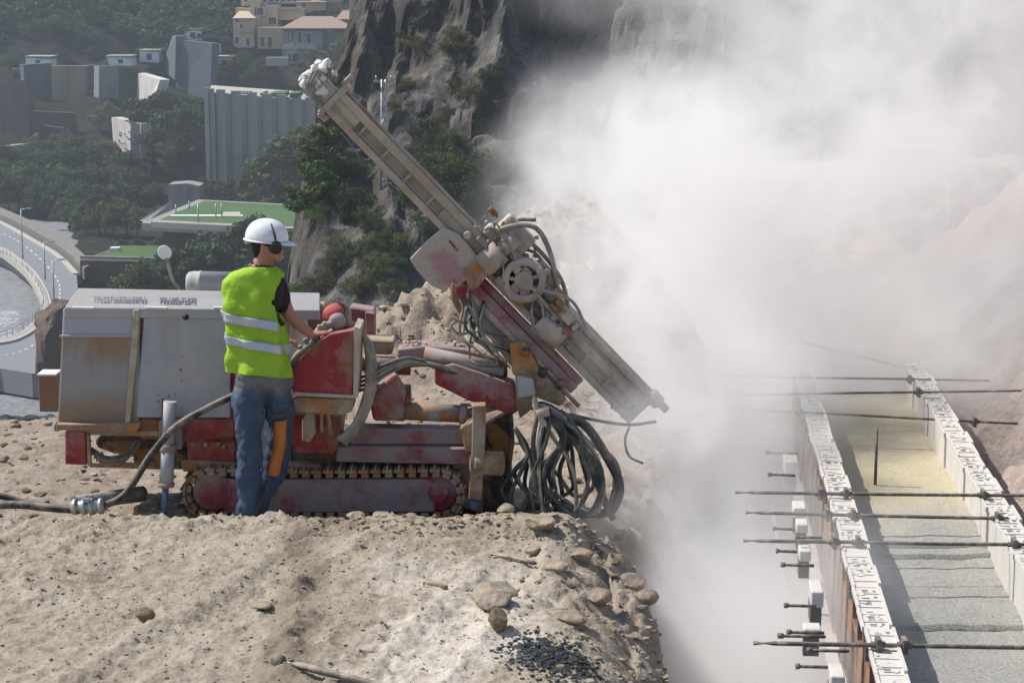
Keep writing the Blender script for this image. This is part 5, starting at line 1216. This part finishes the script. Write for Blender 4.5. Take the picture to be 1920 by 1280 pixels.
    for i in range(7):
        s = rr.uniform(1.2, 1.8); h = rr.uniform(-.02, .2); m = MB(); pts = [MP(s, h, -.08), MP(s+rr.uniform(-.1,.1), h+rr.uniform(-.1,.1), -.14), MP(s+rr.uniform(.1,.3), h+rr.uniform(-.12,.08), -.13), MP(s+rr.uniform(.2,.5), h+rr.uniform(-.1,.1), -.08)]
        m.tube(pts, rr.uniform(.006,.011), 7, k=7); m.build('hose', M['hose_pale'], car)
    m = MB()
    for i in range(260):
        s = rr.uniform(1.15, 2.7); q = MP(s, rr.uniform(-.09,.18), -.055-rr.uniform(0,.02)); m.stone(q, rr.uniform(.004,.014), (1,.6,1), seed=i*.9, sub=1)
    m.build('dust_clods', M['pale'], car, smooth=False)['kind'] = 'stuff'
    # white gusset plate with red smears
    m = MB(); U(m, [(768,486),(800,452),(832,426),(862,440),(905,492),(880,522),(862,534),(850,524),(836,548),(806,534),(782,508)], 12.36, .03); gp = m.build('gusset_plate', None, Rr, bevel=.005)
    mt = NT('smeared_plate'); n = mt.noise(5, 6, .7, dist=.5); n2 = mt.noise(26, 5, .7)
    sx = mt.n('ShaderNodeVectorMath', operation='DISTANCE'); mt.l(mt.obj(), sx.inputs[0]); cc = P(838, 500, 12.36)-Rr.location; sx.inputs[1].default_value = cc
    near = mt.math('SUBTRACT', mt.math('ADD', -.10, mt.math('MULTIPLY', n, 1.3)), mt.math('MULTIPLY', sx.outputs['Value'], 2.8))
    col = mt.mix(mt.ramp(near, [(.20, g(0)), (.40, g(.6))]), mt.mix(n2, (.34,.28,.23,1), (.50,.43,.36,1)), mt.mix(n2, (.28,.07,.09,1), (.42,.20,.22,1)))
    gp.data.materials[0] = mt.finish(col, .8, 0, mt.bump(n2, .3, .004), .2)
    m = MB(); U(m, [(841,452),(844,450),(860,470),(857,472)], 12.355, .01); m.build('slot', M['dark'], gp)
    m = MB(); U(m, [(868,505),(908,490),(918,512),(896,540),(880,545)], 12.32, .2); U(m, [(845,520),(880,515),(885,560),(860,590),(845,560)], 12.45, .06); m.build('pivot_bracket', M['rust'], Rr, bevel=.01)
    m = MB(); c = P(866, 545, 12.4); m.lathe([(.0,-.03),(.03,-.03),(.045,-.01),(.045,.03)], (c.x, 12.42, c.z), (0,1,0), 18); m.build('pin', M['red2'], Rr)
    # tangle of thin hoses left of the cradle
    rr = random.Random(3)
    for i in range(13):
        a = (880+rr.uniform(-12,30), 545+rr.uniform(0,50)); b = (905+rr.uniform(0,60), 650+rr.uniform(-20,40))
        mid = ((a[0]+b[0])/2-rr.uniform(5,45), (a[1]+b[1])/2+rr.uniform(-10,25)); m = MB()
        T(m, [(a[0],a[1],12.38),(mid[0],mid[1],12.30+rr.uniform(0,.1)),(mid[0]+20,mid[1]+22,12.30),(b[0],b[1],12.42)], rr.uniform(1.6,3.2), 7, 7); m.build('hose', M['hose_pale'] if i % 3 else M['hose_dk'], Rr)
    m = MB(); T(m, [(895,622,12.3),(862,625,12.28),(846,612,12.28),(855,602,12.3),(872,606,12.32)], 2.6); m.build('hose', M['hose_pale'], Rr)
    m = MB(); T(m, [(862,560,12.42),(868,580,12.4),(862,620,12.4),(880,650,12.42)], 2.4); m.build('hose', M['rust'], Rr)
    # ---- the big bundle of hydraulic hoses hanging at the front
    rr = random.Random(21)
    for i in range(26):
        f = i/25; xe = 1150-150*abs(rr.gauss(0, .55)) if i % 2 else 1060+rr.uniform(-60,60)
        x1 = 1020+rr.uniform(-14,22); y1 = 768+rr.uniform(-8,14); Yh = 12.05+rr.uniform(-.06,.28)
        bot = rr.uniform(900, 972); xb = rr.uniform(985, 1090) if i % 3 else rr.uniform(1100, 1165); lf = rr.uniform(985, 1010)
        m = MB()
        if i % 3 == 0:
            T(m, [(lf,760,Yh+.15),(x1,y1-4,Yh),(x1+50,y1+35,Yh),(xb-12,860,Yh),(xb,910+rr.uniform(-20,20),Yh),(xb-25,960,Yh+.02),(1060,955+rr.uniform(-20,10),Yh+.08),(1010,900,Yh+.15),(990,840,Yh+.2)], rr.uniform(3.2,5.2), 8, 7)
        elif i % 3 == 1:
            T(m, [(x1,y1,Yh),(x1+30,y1+50,Yh),(xb+20,880,Yh),(xb+24,bot,Yh+.03),(xb-10,bot+14,Yh+.05),(xb-45,bot-30,Yh+.08),(990,850,Yh+.14),(965,800,Yh+.2)], rr.uniform(2.8,4.6), 8, 7)
        else:
            T(m, [(x1-4,y1,Yh),(x1-14,830,Yh),(lf+8,900,Yh+.02),(lf+rr.uniform(-18,14),958,Yh+.03),(lf+12,974,Yh+.06)], rr.uniform(3,5), 8, 7)
        m.build('hose', M['hose_dk'] if i % 4 else M['hose_pale'], Rr)
    m = MB(); T(m, [(1062,782,12.1),(1100,800,12.08),(1140,860,12.08),(1162,910,12.08),(1150,952,12.1),(1120,965,12.15)], 9, 12, 8); m.build('hose', M['rubber'], Rr)
    m = MB(); T(m, [(1050,770,12.1),(1075,800,12.06),(1100,850,12.06),(1128,925,12.08),(1150,972,12.1)], 7, 12, 8); m.build('hose', M['hose_dk'], Rr)
    m = MB(); T(m, [(1062,775,12.2),(1120,788,12.2),(1180,796,12.25),(1230,790,12.3)], 3.2, 8, 8); m.build('hose', M['hose_dk'], Rr)
    m = MB(); T(m, [(1180,800,12.3),(1172,825,12.3),(1180,855,12.3),(1205,868,12.35)], 2.6, 8, 8); m.build('hose', M['hose_dk'], Rr)
    m = MB(); C(m, (1005,775), (1030,770), 12.0, 12.0, 10, 16); T(m, [(1002,742,12.02),(1006,770,12.0),(1018,790,12.0),(1022,798,12.0)], 6); m.build('hose_clamp', M['pale'], Rr)
    # odd clutter on the deck: fittings and clods
    m = MB(); rr = random.Random(31)
    for i in range(60): m.stone(P(rr.uniform(745,940), rr.uniform(640,662)+.0, 12.5)+Vector((0,rr.uniform(0,.15),0)), rr.uniform(.006,.02), seed=i*1.1, sub=1)
    m.build('dust_crust', M['pale'], Rr, smooth=False)['kind'] = 'stuff'
    return Rr
rig()
# red helmet with ear muffs resting on the console
def hat():
    c = P(632, 592, 12.12); r_ = root('hard_hat', c-Vector((0,0,.05)), 'red hard hat with grey ear muffs resting on top of the console', 'hard hat')
    m = MB(); pr = []
    for i in range(9):
        a = i/8*math.pi/2; pr.append((.080*math.cos(a), .060*math.sin(a)))
    m.lathe([(.082,-.012)]+pr, c+Vector((-.012,0,.018)), (-.35,-.1,1), 28); m.build('shell', M['red'] if False else grimy('faded_red_plastic', (.36,.025,.035,1), .25, 0, 12, .7, dustc=(.45,.22,.2,1), up=.3), r_)
    m = MB(); m.lathe([(0,-.04),(.03,-.04),(.052,-.022),(.056,0),(.056,.02)], c+Vector((.008,-.062,-.022)), (.15,1,.1), 24); m.build('ear_muff', M['greyp'], r_)
    m = MB(); m.lathe([(.048,.004),(.062,.004),(.064,.016),(.048,.018)], c+Vector((.008,-.064,-.022)), (.15,1,.1), 24); m.build('muff_rim', M['rubber'], r_)
    m = MB(); m.tube([c+Vector((.055,-.06,.0)), c+Vector((.068,-.05,.02)), c+Vector((.05,-.03,.07)), c+Vector((.0,-.02,.095))], .007, 8); m.build('head_band', M['rubber'], r_)
hat()
# ================================================================ THE WORKER
def caps_mesh(chains, n=14):
    """closed tapered capsules following joints: list of [(point, radius) ...]; a radius may be (a, b) for an ellipse"""
    m = MB()
    for ch in chains:
        pts = [Vector(p) for p, _ in ch]; rad = [r if hasattr(r, '__len__') else (r, r) for _, r in ch]
        N = len(pts); rings = []
        d0 = (pts[1]-pts[0]).normalized(); ref = Vector((1,0,0)) if abs(d0.x) < .85 else Vector((0,1,0))
        def ring(c, d, ra, rb):
            a = (ref-d*ref.dot(d)).normalized(); b = d.cross(a); return [c+a*math.cos(2*math.pi*j/n)*ra+b*math.sin(2*math.pi*j/n)*rb for j in range(n)]
        for i in range(N):
            d = (pts[min(i+1,N-1)]-pts[max(i-1,0)]).normalized()
            if i == 0:
                for k in (.35, .75): rings.append(ring(pts[0]-d*min(rad[0])*(1-k)*.9, d, rad[0][0]*math.sqrt(1-(1-k)**2), rad[0][1]*math.sqrt(1-(1-k)**2)))
            rings.append(ring(pts[i], d, *rad[i]))
            if i == N-1:
                for k in (.75, .35): rings.append(ring(pts[i]+d*min(rad[i])*(1-k)*.9, d, rad[i][0]*math.sqrt(1-(1-k)**2), rad[i][1]*math.sqrt(1-(1-k)**2)))
        K = len(rings); base = [p for r_ in rings for p in r_]
        fs = [(i*n+j, i*n+(j+1) % n, (i+1)*n+(j+1) % n, (i+1)*n+j) for i in range(K-1) for j in range(n)]
        fs += [tuple(range(n))[::-1], tuple((K-1)*n+j for j in range(n))]; m.add(base, fs, 0, True)
    return m
def remesh(o, vox, it=4, f=.5, disp=0, dsz=.1, dmid=.5):
    md = o.modifiers.new('remesh', 'REMESH'); md.mode = 'VOXEL'; md.voxel_size = vox; md.use_smooth_shade = True
    s = o.modifiers.new('smooth', 'SMOOTH'); s.factor = f; s.iterations = it
    if disp:
        tx = bpy.data.textures.new('folds', 'CLOUDS'); tx.noise_scale = dsz; tx.noise_depth = 3
        d = o.modifiers.new('folds', 'DISPLACE'); d.texture = tx; d.strength = disp; d.mid_level = dmid; d.texture_coords = 'LOCAL'
    return o
def worker():
    WY = 11.84
    Q = lambda u, v, dy=0: P(u, v, WY+dy)
    f0 = Q(490, 972); W = root('person', Vector((f0.x, WY, ground_z(f0.x, WY))), 'worker in white helmet and yellow safety vest working the rig console', 'person')
    skin = NT('sunburnt_skin'); n = skin.noise(14, 5, .6); col = skin.mix(n, (.34,.15,.10,1), (.44,.21,.15,1)); skinm = skin.finish(col, .55, 0, skin.bump(skin.noise(120, 3, .5), .1, .002), .35)
    # joints ------------------------------------------------------------
    pel = Q(492, 690, .02); ch = Q(478, 560, .02); nk = Q(492, 497, .03); hd = Q(503, 452, .04)
    shL, shR = Q(443, 532, .0), Q(518, 530, .10)
    hipL, hipR = Q(470, 705, -.05), Q(516, 708, .08)
    kL, kR = Q(468, 830, -.04), Q(524, 832, .12); aL, aR = Q(464, 958, .0), Q(482, 958, .14)
    elR, wrR = Q(541, 588, .12), Q(585, 628, .14)
    elL = Q(446, 598, .16); wrL = Q(520, 640, .26)
    hand = Q(603, 626, .16)
    chains = [
      [(pel, (.075,.055)), (Q(486,650,.02), (.10,.075)), (ch, (.14,.10)), (Q(482,525,.02), (.14,.085)), (Q(488,508,.03), (.09,.07)), (nk, (.062,.062)), (Q(498,478,.03), (.058,.060))],
      [(Q(500,474,.035), (.064,.078)), (hd, (.074,.092)), (Q(502,435,.035), (.072,.088))],
      [(Q(512,470,.02), (.050,.060)), (Q(523,484,.01), (.030,.034))],                       # jaw and chin, turned right
      [(Q(527,468,.03), .012), (Q(531,472,.03), .010)],                                   # nose
      [(Q(470,520,.0), .06), (shL, .052), (elL, .042), (Q(480,620,.22), .038), (wrL, .028)],
      [(Q(500,520,.05), .05), (shR, .046), (Q(530,560,.11), .044), (elR, .041), (Q(560,608,.13), .037), (wrR, .026)],
      [(hipL, .06), (kL, .05), (Q(468,880,-.02), .055), (aL, .038)],
      [(hipR, .06), (kR, .05), (Q(508,890,.13), .053), (aR, .038)],
    ]
    b = caps_mesh(chains)
    # hands: palm and five bent fingers each
    def hand_at(wr, fwd, side, up, s=1.0):
        fwd, side, up = Vector(fwd).normalized(), Vector(side).normalized(), Vector(up).normalized(); out = []
        c = wr+fwd*.045*s
        out.append([(wr, .024*s), (c, (.036*s,.018*s)), (wr+fwd*.080*s, (.038*s,.015*s))])
        for k, (off, ln) in enumerate([(-.030,.060),(-.010,.072),(.010,.068),(.029,.052)]):
            p0 = wr+fwd*.080*s+side*off*s; p1 = p0+(fwd*.9-up*.25)*ln*.45*s; p2 = p1+(fwd*.65-up*.75)*ln*.32*s; p3 = p2+(fwd*.2-up*.95)*ln*.25*s
            out.append([(p0-fwd*.02, .0095*s), (p1, .0088*s), (p2, .0082*s), (p3, .0072*s)])
        p0 = wr+fwd*.025*s-side*.030*s; p1 = p0+(fwd*.6-side*.7)*.030*s; p2 = p1+(fwd*.9-side*.1-up*.3)*.030*s
        out.append([(p0, .013*s), (p1, .011*s), (p2, .009*s)])
        return out
    hands = caps_mesh(hand_at(wrR, (.93,.1,.18), (.1,-.98,.05), (-.15,0,1))+hand_at(wrL, (.95,.2,.0), (.2,.96,0), (0,0,1)), 10)
    b.add(hands.v, hands.f, 0, True)
    body = b.build('body', skinm, W); remesh(body, .0065, 3)
    # ears + hair
    m = MB(); V, F = ico(3); q = V*np.array([.083,.094,.085]); q = q[:, :]; c = Q(499, 455, .035); m.add(q+np.array(c[:]), F, 0, True); 
    hr = caps_mesh([[(Q(487,452,.03), (.055,.075)), (Q(484,470,.02), (.040,.060)), (Q(486,482,.02), .030)], [(Q(500,446,.035),(.078,.092)), (Q(506,452,.03),(.070,.092))]]); hair = hr.build('hair', plain('black_hair', (.02,.016,.014), .7, nscale=60, var=.5, bump=.6), W); remesh(hair, .006, 2)
    # ear muff
    m = MB(); c = Q(517, 464, -.055); m.lathe([(0,-.030),(.022,-.030),(.036,-.020),(.041,-.004),(.041,.018),(.034,.026)], c, (-.25,1,.12), 26); em = m.build('ear_muff', plain('black_ear_muff', (.018,.018,.02), .45, 0, .4), W)
    m = MB(); m.tube([c+Vector((0,.0,.03)), Q(515,440,-.07), Q(508,420,-.03)], .006, 8); m.build('arm_band', M['rubber'], em)
    # helmet
    hc = Q(500, 447, .035); tilt = Vector((.05, .0, 1)); m = MB(); pr = []
    for i in range(11):
        a = i/10*math.pi/2; pr.append((max(.001, .128*math.cos(a)**.88), .118*math.sin(a)))
    base = len(m.v); m.lathe([(.1235,-.012),(.127,-.006)]+pr, (0,0,0), (0,0,1), 40)
    vs = np.array(m.v); vs[:, 0] *= 1.02; vs[:, 1] *= .88; vs[:, 2] += .003
    rt = Matrix.Rotation(R(5), 3, 'Y'); m.v = [tuple(rt @ Vector(v)+hc) for v in vs]
    whm = plain('white_helmet_plastic', (.70,.71,.74), .32, 0, .5, nscale=5, var=.06, bump=.02)
    he = m.build('helmet', whm, W)
    m = MB(); Nn = 40; ri, ro = [], []
    for j in range(Nn):
        a = 2*math.pi*j/Nn; ca, sa = math.cos(a), math.sin(a); ext = .010+.045*max(0, ca)**3+.004*max(0, -ca)
        for (lst, rr, zz) in ((ri, .124, -.004), (ro, .124+ext, -.012-.010*max(0, ca)**2)):
            lst.append((rr*1.02*ca, rr*.88*sa, zz))
    vs = ri+ro+[(x, y, z-.005) for x, y, z in ro]+[(x, y, z-.005) for x, y, z in ri]
    fs = []
    for j in range(Nn):
        k = (j+1) % Nn
        for L_ in range(3): fs.append((L_*Nn+j, L_*Nn+k, (L_+1)*Nn+k, (L_+1)*Nn+j))
        fs.append((3*Nn+j, 3*Nn+k, k, j))
    m.add([tuple(rt @ Vector(v)+hc) for v in vs], fs, 0, True); m.build('brim', whm, he)
    m = MB(); m.tube([rt @ Vector((-.095,-.06,-.02))+hc, rt @ Vector((-.118,0,-.030))+hc, rt @ Vector((-.095,.06,-.02))+hc, rt @ Vector((-.03,-.09,-.012))+hc][:3], .013, 10); m.build('nape_strap', plain('cream_strap', (.5,.45,.36), .7), he)
    # t-shirt sleeves + collar
    sh = caps_mesh([[(Q(505,522,.06), .066), (Q(518,532,.10), .064), (Q(527,556,.11), .058), (Q(531,575,.115), .052)], [(Q(470,528,.02), .055), (Q(447,538,.03), .050), (Q(447,560,.06), .046)], [(Q(478,560,.03), (.17,.118)), (Q(484,522,.03), (.16,.10)), (Q(492,503,.03), (.075,.07))]])
    shirt = sh.build('t_shirt', plain('black_t_shirt', (.022,.02,.024), .9, nscale=30, var=.3), W); remesh(shirt, .008, 3, disp=.012, dsz=.06)
    # vest: loft of rings with armholes left by shaping
    vm = MB(); NR, NC = 40, 56
    prof = [ # v, centre u, half width px, half depth m
      (497,492,22,.085),(503,488,36,.098),(512,482,52,.112),(525,476,58,.128),(545,474,57,.138),(575,475,56,.142),(610,477,57,.140),(645,481,59,.142),(675,484,60,.150),(693,485,62,.155)]
    vv_ = [p[0] for p in prof]
    for i in range(NR):
        f = i/(NR-1); v = 497+(693-497)*f
        cu = np.interp(v, vv_, [p[1] for p in prof]); hw = np.interp(v, vv_, [p[2] for p in prof])*WY/FPX; hdp = np.interp(v, vv_, [p[3] for p in prof])
        for j in range(NC):
            a = 2*math.pi*j/NC; ca, sa = math.cos(a), math.sin(a); pw = .82
            x = hw*math.copysign(abs(ca)**pw, ca); y = hdp*math.copysign(abs(sa)**pw, sa)
            th = -.42; xr = x; 
            c = Q(cu, v, .02)
            # hem hangs lower on the right
            wr = .012*f*math.sin(a*7+v*.02)+.006*math.sin(v*.13+3*math.sin(a*2))+.012*float(fbm(np.array([a*2.0]), np.array([v*.03]), 0, 3, 61)[0])
            dz = (-.045*max(0, ca)*f**3)-(.0 if f > .12 else 0)
            rr_ = 1+wr/.15
            vm.v.append((c.x+xr*rr_, c.y+y*rr_, c.z+dz))
    ou = []
    def armhole(i, j):
        f = i/(NR-1); v = 497+(693-497)*f; a = 2*math.pi*j/NC; a = (a+math.pi) % (2*math.pi)-math.pi
        if 512 < v < 604: 
            k = math.sqrt(max(0, 1-((v-558)/46)**2))
            if abs(a-(-.12)) < .62*k+.05: return True    # right arm
        return False
    for i in range(NR-1):
        for j in range(NC):
            if armhole(i, j): continue
            k = (j+1) % NC; vm.f.append((i*NC+j, i*NC+k, (i+1)*NC+k, (i+1)*NC+j)); vm.m.append(0); vm.sm.append(True)
    mt = NT('fluorescent_vest'); n = mt.noise(5, 4, .6); n2 = mt.noise(160, 2, .5); n4 = mt.noise(16, 5, .65)
    col = mt.mix(n, (.29,.56,.045,1), (.46,.66,.055,1)); col = mt.mix(mt.ramp(n4, [(.5, g(0)), (.8, g(.35))]), col, (.30,.45,.07,1))
    vestm = mt.finish(col, .75, 0, mt.bump(mt.math('ADD', n4, mt.math('MULTIPLY', n2, .1)), .8, .02), .2, .25)
    vest = vm.build('safety_vest', vestm, W)
    so_ = vest.modifiers.new('thick', 'SOLIDIFY'); so_.thickness = .006; so_.offset = 1
    sb = vest.modifiers.new('sub', 'SUBSURF'); sb.levels = 1; sb.render_levels = 1
    tape = plain('silver_reflective_tape', (.42,.46,.52), .4, .3, .5, nscale=14, var=.25)
    for (v0, v1) in ((588,606),(630,647)):
        tm = MB(); rows = 5
        for i in range(rows):
            v = v0+(v1-v0)*i/(rows-1)
            for j in range(NC):
                a = 2*math.pi*j/NC; k = (v-497)/(693-497)*(NR-1); i0 = int(k); fr = k-i0; ca = math.cos(a)
                A_, B_ = Vector(vm.v[i0*NC+j]), Vector(vm.v[min(i0+1,NR-1)*NC+j]); p = A_.lerp(B_, fr); c = Q(np.interp(v, vv_, [p_[1] for p_ in prof]), v, .02)
                d = Vector((p.x-c.x, p.y-c.y, 0)).normalized(); p = p+d*.0095; p.z += -.030*ca-.002; tm.v.append(tuple(p))
        for i in range(rows-1):
            for j in range(NC):
                k = (j+1) % NC
                if v0 < 600 and armhole(int((v0-503)/(196)*(NR-1)), j): continue
                tm.f.append((i*NC+j, i*NC+k, (i+1)*NC+k, (i+1)*NC+j)); tm.m.append(0); tm.sm.append(True)
        o = tm.build('reflective_band', tape, vest); s_ = o.modifiers.new('t', 'SOLIDIFY'); s_.thickness = .003; s_.offset = 0
    # jeans
    jm = caps_mesh([
      [(Q(487,672,.02), (.150,.120)), (Q(490,700,.02), (.160,.130))],
      [(Q(470,700,-.02), (.105,.115)), (Q(466,760,-.04), (.095,.10)), (kL, (.078,.085)), (Q(467,880,-.02), .076), (Q(467,930,.0), .066), (Q(463,960,.0), .066)],
      [(Q(516,700,.05), (.100,.115)), (Q(522,760,.09), (.094,.10)), (kR, (.078,.086)), (Q(512,880,.13), .078), (Q(492,925,.14), .066), (Q(480,962,.14), .068)],
      [(Q(495,705,.03), (.12,.12)), (Q(495,730,.03), (.07,.08))]])
    jt = NT('dusty_blue_denim'); n = jt.noise(6, 5, .6, sx=(1,1,.35)); n2 = jt.noise(220, 2, .5); n3 = jt.noise(3.2, 6, .65); sp = jt.n('ShaderNodeSeparateXYZ'); jt.l(jt.obj(), sp.inputs[0])
    z1 = Q(490, 760).z-W.location.z
    col = jt.mix(n, (.028,.045,.085,1), (.085,.12,.185,1)); hip = jt.ramp(jt.math('ADD', jt.math('MULTIPLY', jt.math('SUBTRACT', sp.outputs[2], z1), 2.2), n3), [(.60, g(0)), (.85, g(.75))])
    col = jt.mix(hip, col, (.20,.19,.18,1)); col = jt.mix(jt.ramp(n3, [(.55, g(0)), (.72, g(.5))]), col, (.26,.25,.235,1))
    jeans = jm.build('jeans', jt.finish(col, .9, 0, jt.bump(n2, .4, .002), .15), W); remesh(jeans, .009, 4, disp=.05, dsz=.09)
    # orange cloth hanging along the right leg
    m = MB(); pts = [(512,790,20),(527,788,22),(534,850,16),(524,890,18),(503,890,12),(508,860,0),(515,835,0)]
    cl = []; NRr, NCc = 14, 7
    for i in range(NRr):
        f = i/(NRr-1); v = 788+104*f; uc = np.interp(f, [0,.45,.6,1], [525,524,520,511]); hwd = 11
        for j in range(NCc):
            s_ = j/(NCc-1)*2-1; yy = .055-.0*s_*s_; p = Q(uc+hwd*s_, v, 0); p.y = WY+.02-.035*(1-s_*s_)+.006*math.sin(f*9+s_*3)-.004+(.015*f)
            cl.append(p)
    m.add(cl, [(i*NCc+j, i*NCc+j+1, (i+1)*NCc+j+1, (i+1)*NCc+j) for i in range(NRr-1) for j in range(NCc-1)], 0, True)
    o = m.build('orange_patch', plain('worn_orange_cloth', (.44,.15,.045), .9, nscale=9, var=.3), jeans); s_ = o.modifiers.new('t', 'SOLIDIFY'); s_.thickness = .006
    m = MB(); m.tube([Q(512,778,-.04), Q(524,780,-.055), Q(540,776,-.02)], .006, 6); m.tube([Q(508,893,-.02), Q(497,925,-.02), Q(480,955,-.04)], .004, 6); m.build('strap', plain('brown_strap', (.14,.07,.05), .8), jeans)
    # boots
    for a_, fx in ((aL, .06), (aR, .10)):
        gz = ground_z(a_.x, a_.y); m = MB(); V, F = ico(3); q = V.copy(); q[:, 2] = np.maximum(q[:, 2], -.45)
        q = q*np.array([.135,.052,.060]); c = Vector((a_.x+.055, a_.y, gz+.030)); m.add(q+np.array(c[:]), F, 0, True); m.cyl((a_.x, a_.y, gz+.03), (a_.x, a_.y, a_.z+.03), .052, .050, 18)
        bt = m.build('boot', plain('dusty_brown_boot', (.16,.12,.09), .85, nscale=20), W)
        m = MB(); q = V.copy(); q[:, 2] = np.clip(q[:, 2]*3, -1, 1); q = q*np.array([.142,.056,.011]); m.add(q+np.array((c.x, c.y, gz+.006)), F, 0, False); m.build('sole', M['rubber'], bt)
worker()
# ================================================================ DUST CLOUD
def dust():
    lo = Vector((-1.9, 8.4, -3.4)); hi = Vector((9.5, 24.5, 5.4))
    m = MB(); m.box(lo[:], hi[:]); mt = NT('drilling_dust')
    geo = mt.n('ShaderNodeNewGeometry'); pos = geo.outputs['Position']
    # domain warp
    nz = mt.n('ShaderNodeTexNoise'); nz.inputs['Scale'].default_value = .75; nz.inputs['Detail'].default_value = 3; nz.inputs['Roughness'].default_value = .55; mt.l(pos, nz.inputs['Vector'])
    sub = mt.n('ShaderNodeVectorMath', operation='SUBTRACT'); mt.l(nz.outputs['Color'], sub.inputs[0]); sub.inputs[1].default_value = (.5, .5, .5)
    sc = mt.n('ShaderNodeVectorMath', operation='SCALE'); sc.inputs['Scale'].default_value = 1.5; mt.l(sub.outputs[0], sc.inputs[0])
    ad = mt.n('ShaderNodeVectorMath', operation='ADD'); mt.l(pos, ad.inputs[0]); mt.l(sc.outputs[0], ad.inputs[1]); wp = ad.outputs[0]
    total = None
    for (c, r, dens, soft) in DUSTB:
        a = mt.n('ShaderNodeVectorMath', operation='SUBTRACT'); mt.l(wp, a.inputs[0]); a.inputs[1].default_value = c
        b = mt.n('ShaderNodeVectorMath', operation='MULTIPLY'); mt.l(a.outputs[0], b.inputs[0]); b.inputs[1].default_value = (1/r[0], 1/r[1], 1/r[2])
        ln = mt.n('ShaderNodeVectorMath', operation='LENGTH'); mt.l(b.outputs[0], ln.inputs[0])
        mr = mt.n('ShaderNodeMapRange'); mr.interpolation_type = 'SMOOTHSTEP'; mt.l(ln.outputs['Value'], mr.inputs[0])
        mr.inputs[1].default_value = 1-soft; mr.inputs[2].default_value = 1.0; mr.inputs[3].default_value = dens; mr.inputs[4].default_value = 0
        total = mr.outputs[0] if total is None else mt.math('ADD', total, mr.outputs[0])
    n2 = mt.n('ShaderNodeTexNoise'); n2.inputs['Scale'].default_value = 1.35; n2.inputs['Detail'].default_value = 5; n2.inputs['Roughness'].default_value = .62; n2.inputs['Distortion'].default_value = .6; mt.l(wp, n2.inputs['Vector'])
    wis = mt.n('ShaderNodeMapRange'); mt.l(n2.outputs['Fac'], wis.inputs[0]); wis.inputs[1].default_value = .36; wis.inputs[2].default_value = .66; wis.inputs[3].default_value = .05; wis.inputs[4].default_value = 2.1
    total = mt.math('MULTIPLY', total, wis.outputs[0])
    pv = mt.n('ShaderNodeVolumePrincipled'); pv.inputs['Color'].default_value = (.990, .978, .966, 1); pv.inputs['Anisotropy'].default_value = .1
    mt.l(total, pv.inputs['Density']); mt.l(pv.outputs[0], mt.out.inputs['Volume'])
    o = m.build('dust_cloud', mt.mat); tag(o, 'thick pale dust cloud blowing up from the drill foot', 'dust', kind='stuff'); return o
def B(u, v, Y, rx, ry, rz, d, soft=.6): return (tuple(P(u, v, Y)), (rx, ry, rz), d, soft)
DUSTB = [
 ((1.45, 11.2, -1.45), (.95, 4.0, 1.85), 2.0, .6),      # fills the pit
 B(1345, 820, 13.2, .85, 1.3, 1.2, 1.7, .8),            # column beside the drill foot
 B(1215, 800, 12.7, .30, .4, .35, 1.6, .9),
 B(1290, 560, 14.6, 1.15, 1.5, 1.0, 1.35, .8),
 B(1220, 330, 15.4, 1.35, 1.6, 1.0, 1.25, .8),
 B(1060, 240, 15.8, .80, 1.2, .75, .95, .9),
 B(1560, 230, 17.4, 2.4, 2.6, 1.5, .50, .9),
 B(1880, 130, 18.4, 2.4, 2.8, 1.7, .36, .9),
 B(1560, -60, 18.4, 3.2, 2.6, 1.1, .45, .9),
 B(1130, 540, 14.0, .85, 1.0, .75, .8, .9),
 B(1050, 510, 12.9, .60, .5, .50, .35, .9),
 B(1190, 700, 12.9, .55, .7, .60, 1.2, .9),
 B(1218, 765, 12.10, .42, .50, .46, 2.6, .9),
 B(1860, 640, 15.2, 1.3, 1.3, .9, .35, .9),
 B(1110, 600, 12.5, .40, .4, .40, .5, .9),
 B(1180, 965, 11.9, .50, .7, .30, .8, .9),
 B(1620, 500, 18.0, 4.2, 2.8, 2.2, .60, .8),
 B(1450, 680, 15.6, 1.0, 1.7, 1.0, .75, .9),
 B(1720, 690, 16.0, 2.4, 1.7, 1.1, .55, .9),
]
dust()
# ================================================================ HAZE
def haze():
    m = MB(); m.box((-300, -40, -52), (300, 780, 175)); mt = NT('air_haze')
    pv = mt.n('ShaderNodeVolumePrincipled'); pv.inputs['Color'].default_value = (.82, .90, 1, 1); pv.inputs['Density'].default_value = .00026; pv.inputs['Anisotropy'].default_value = .0
    mt.l(pv.outputs[0], mt.out.inputs['Volume']); o = m.build('haze', mt.mat); tag(o, 'thin blue haze over the valley', 'haze', kind='stuff')
haze()
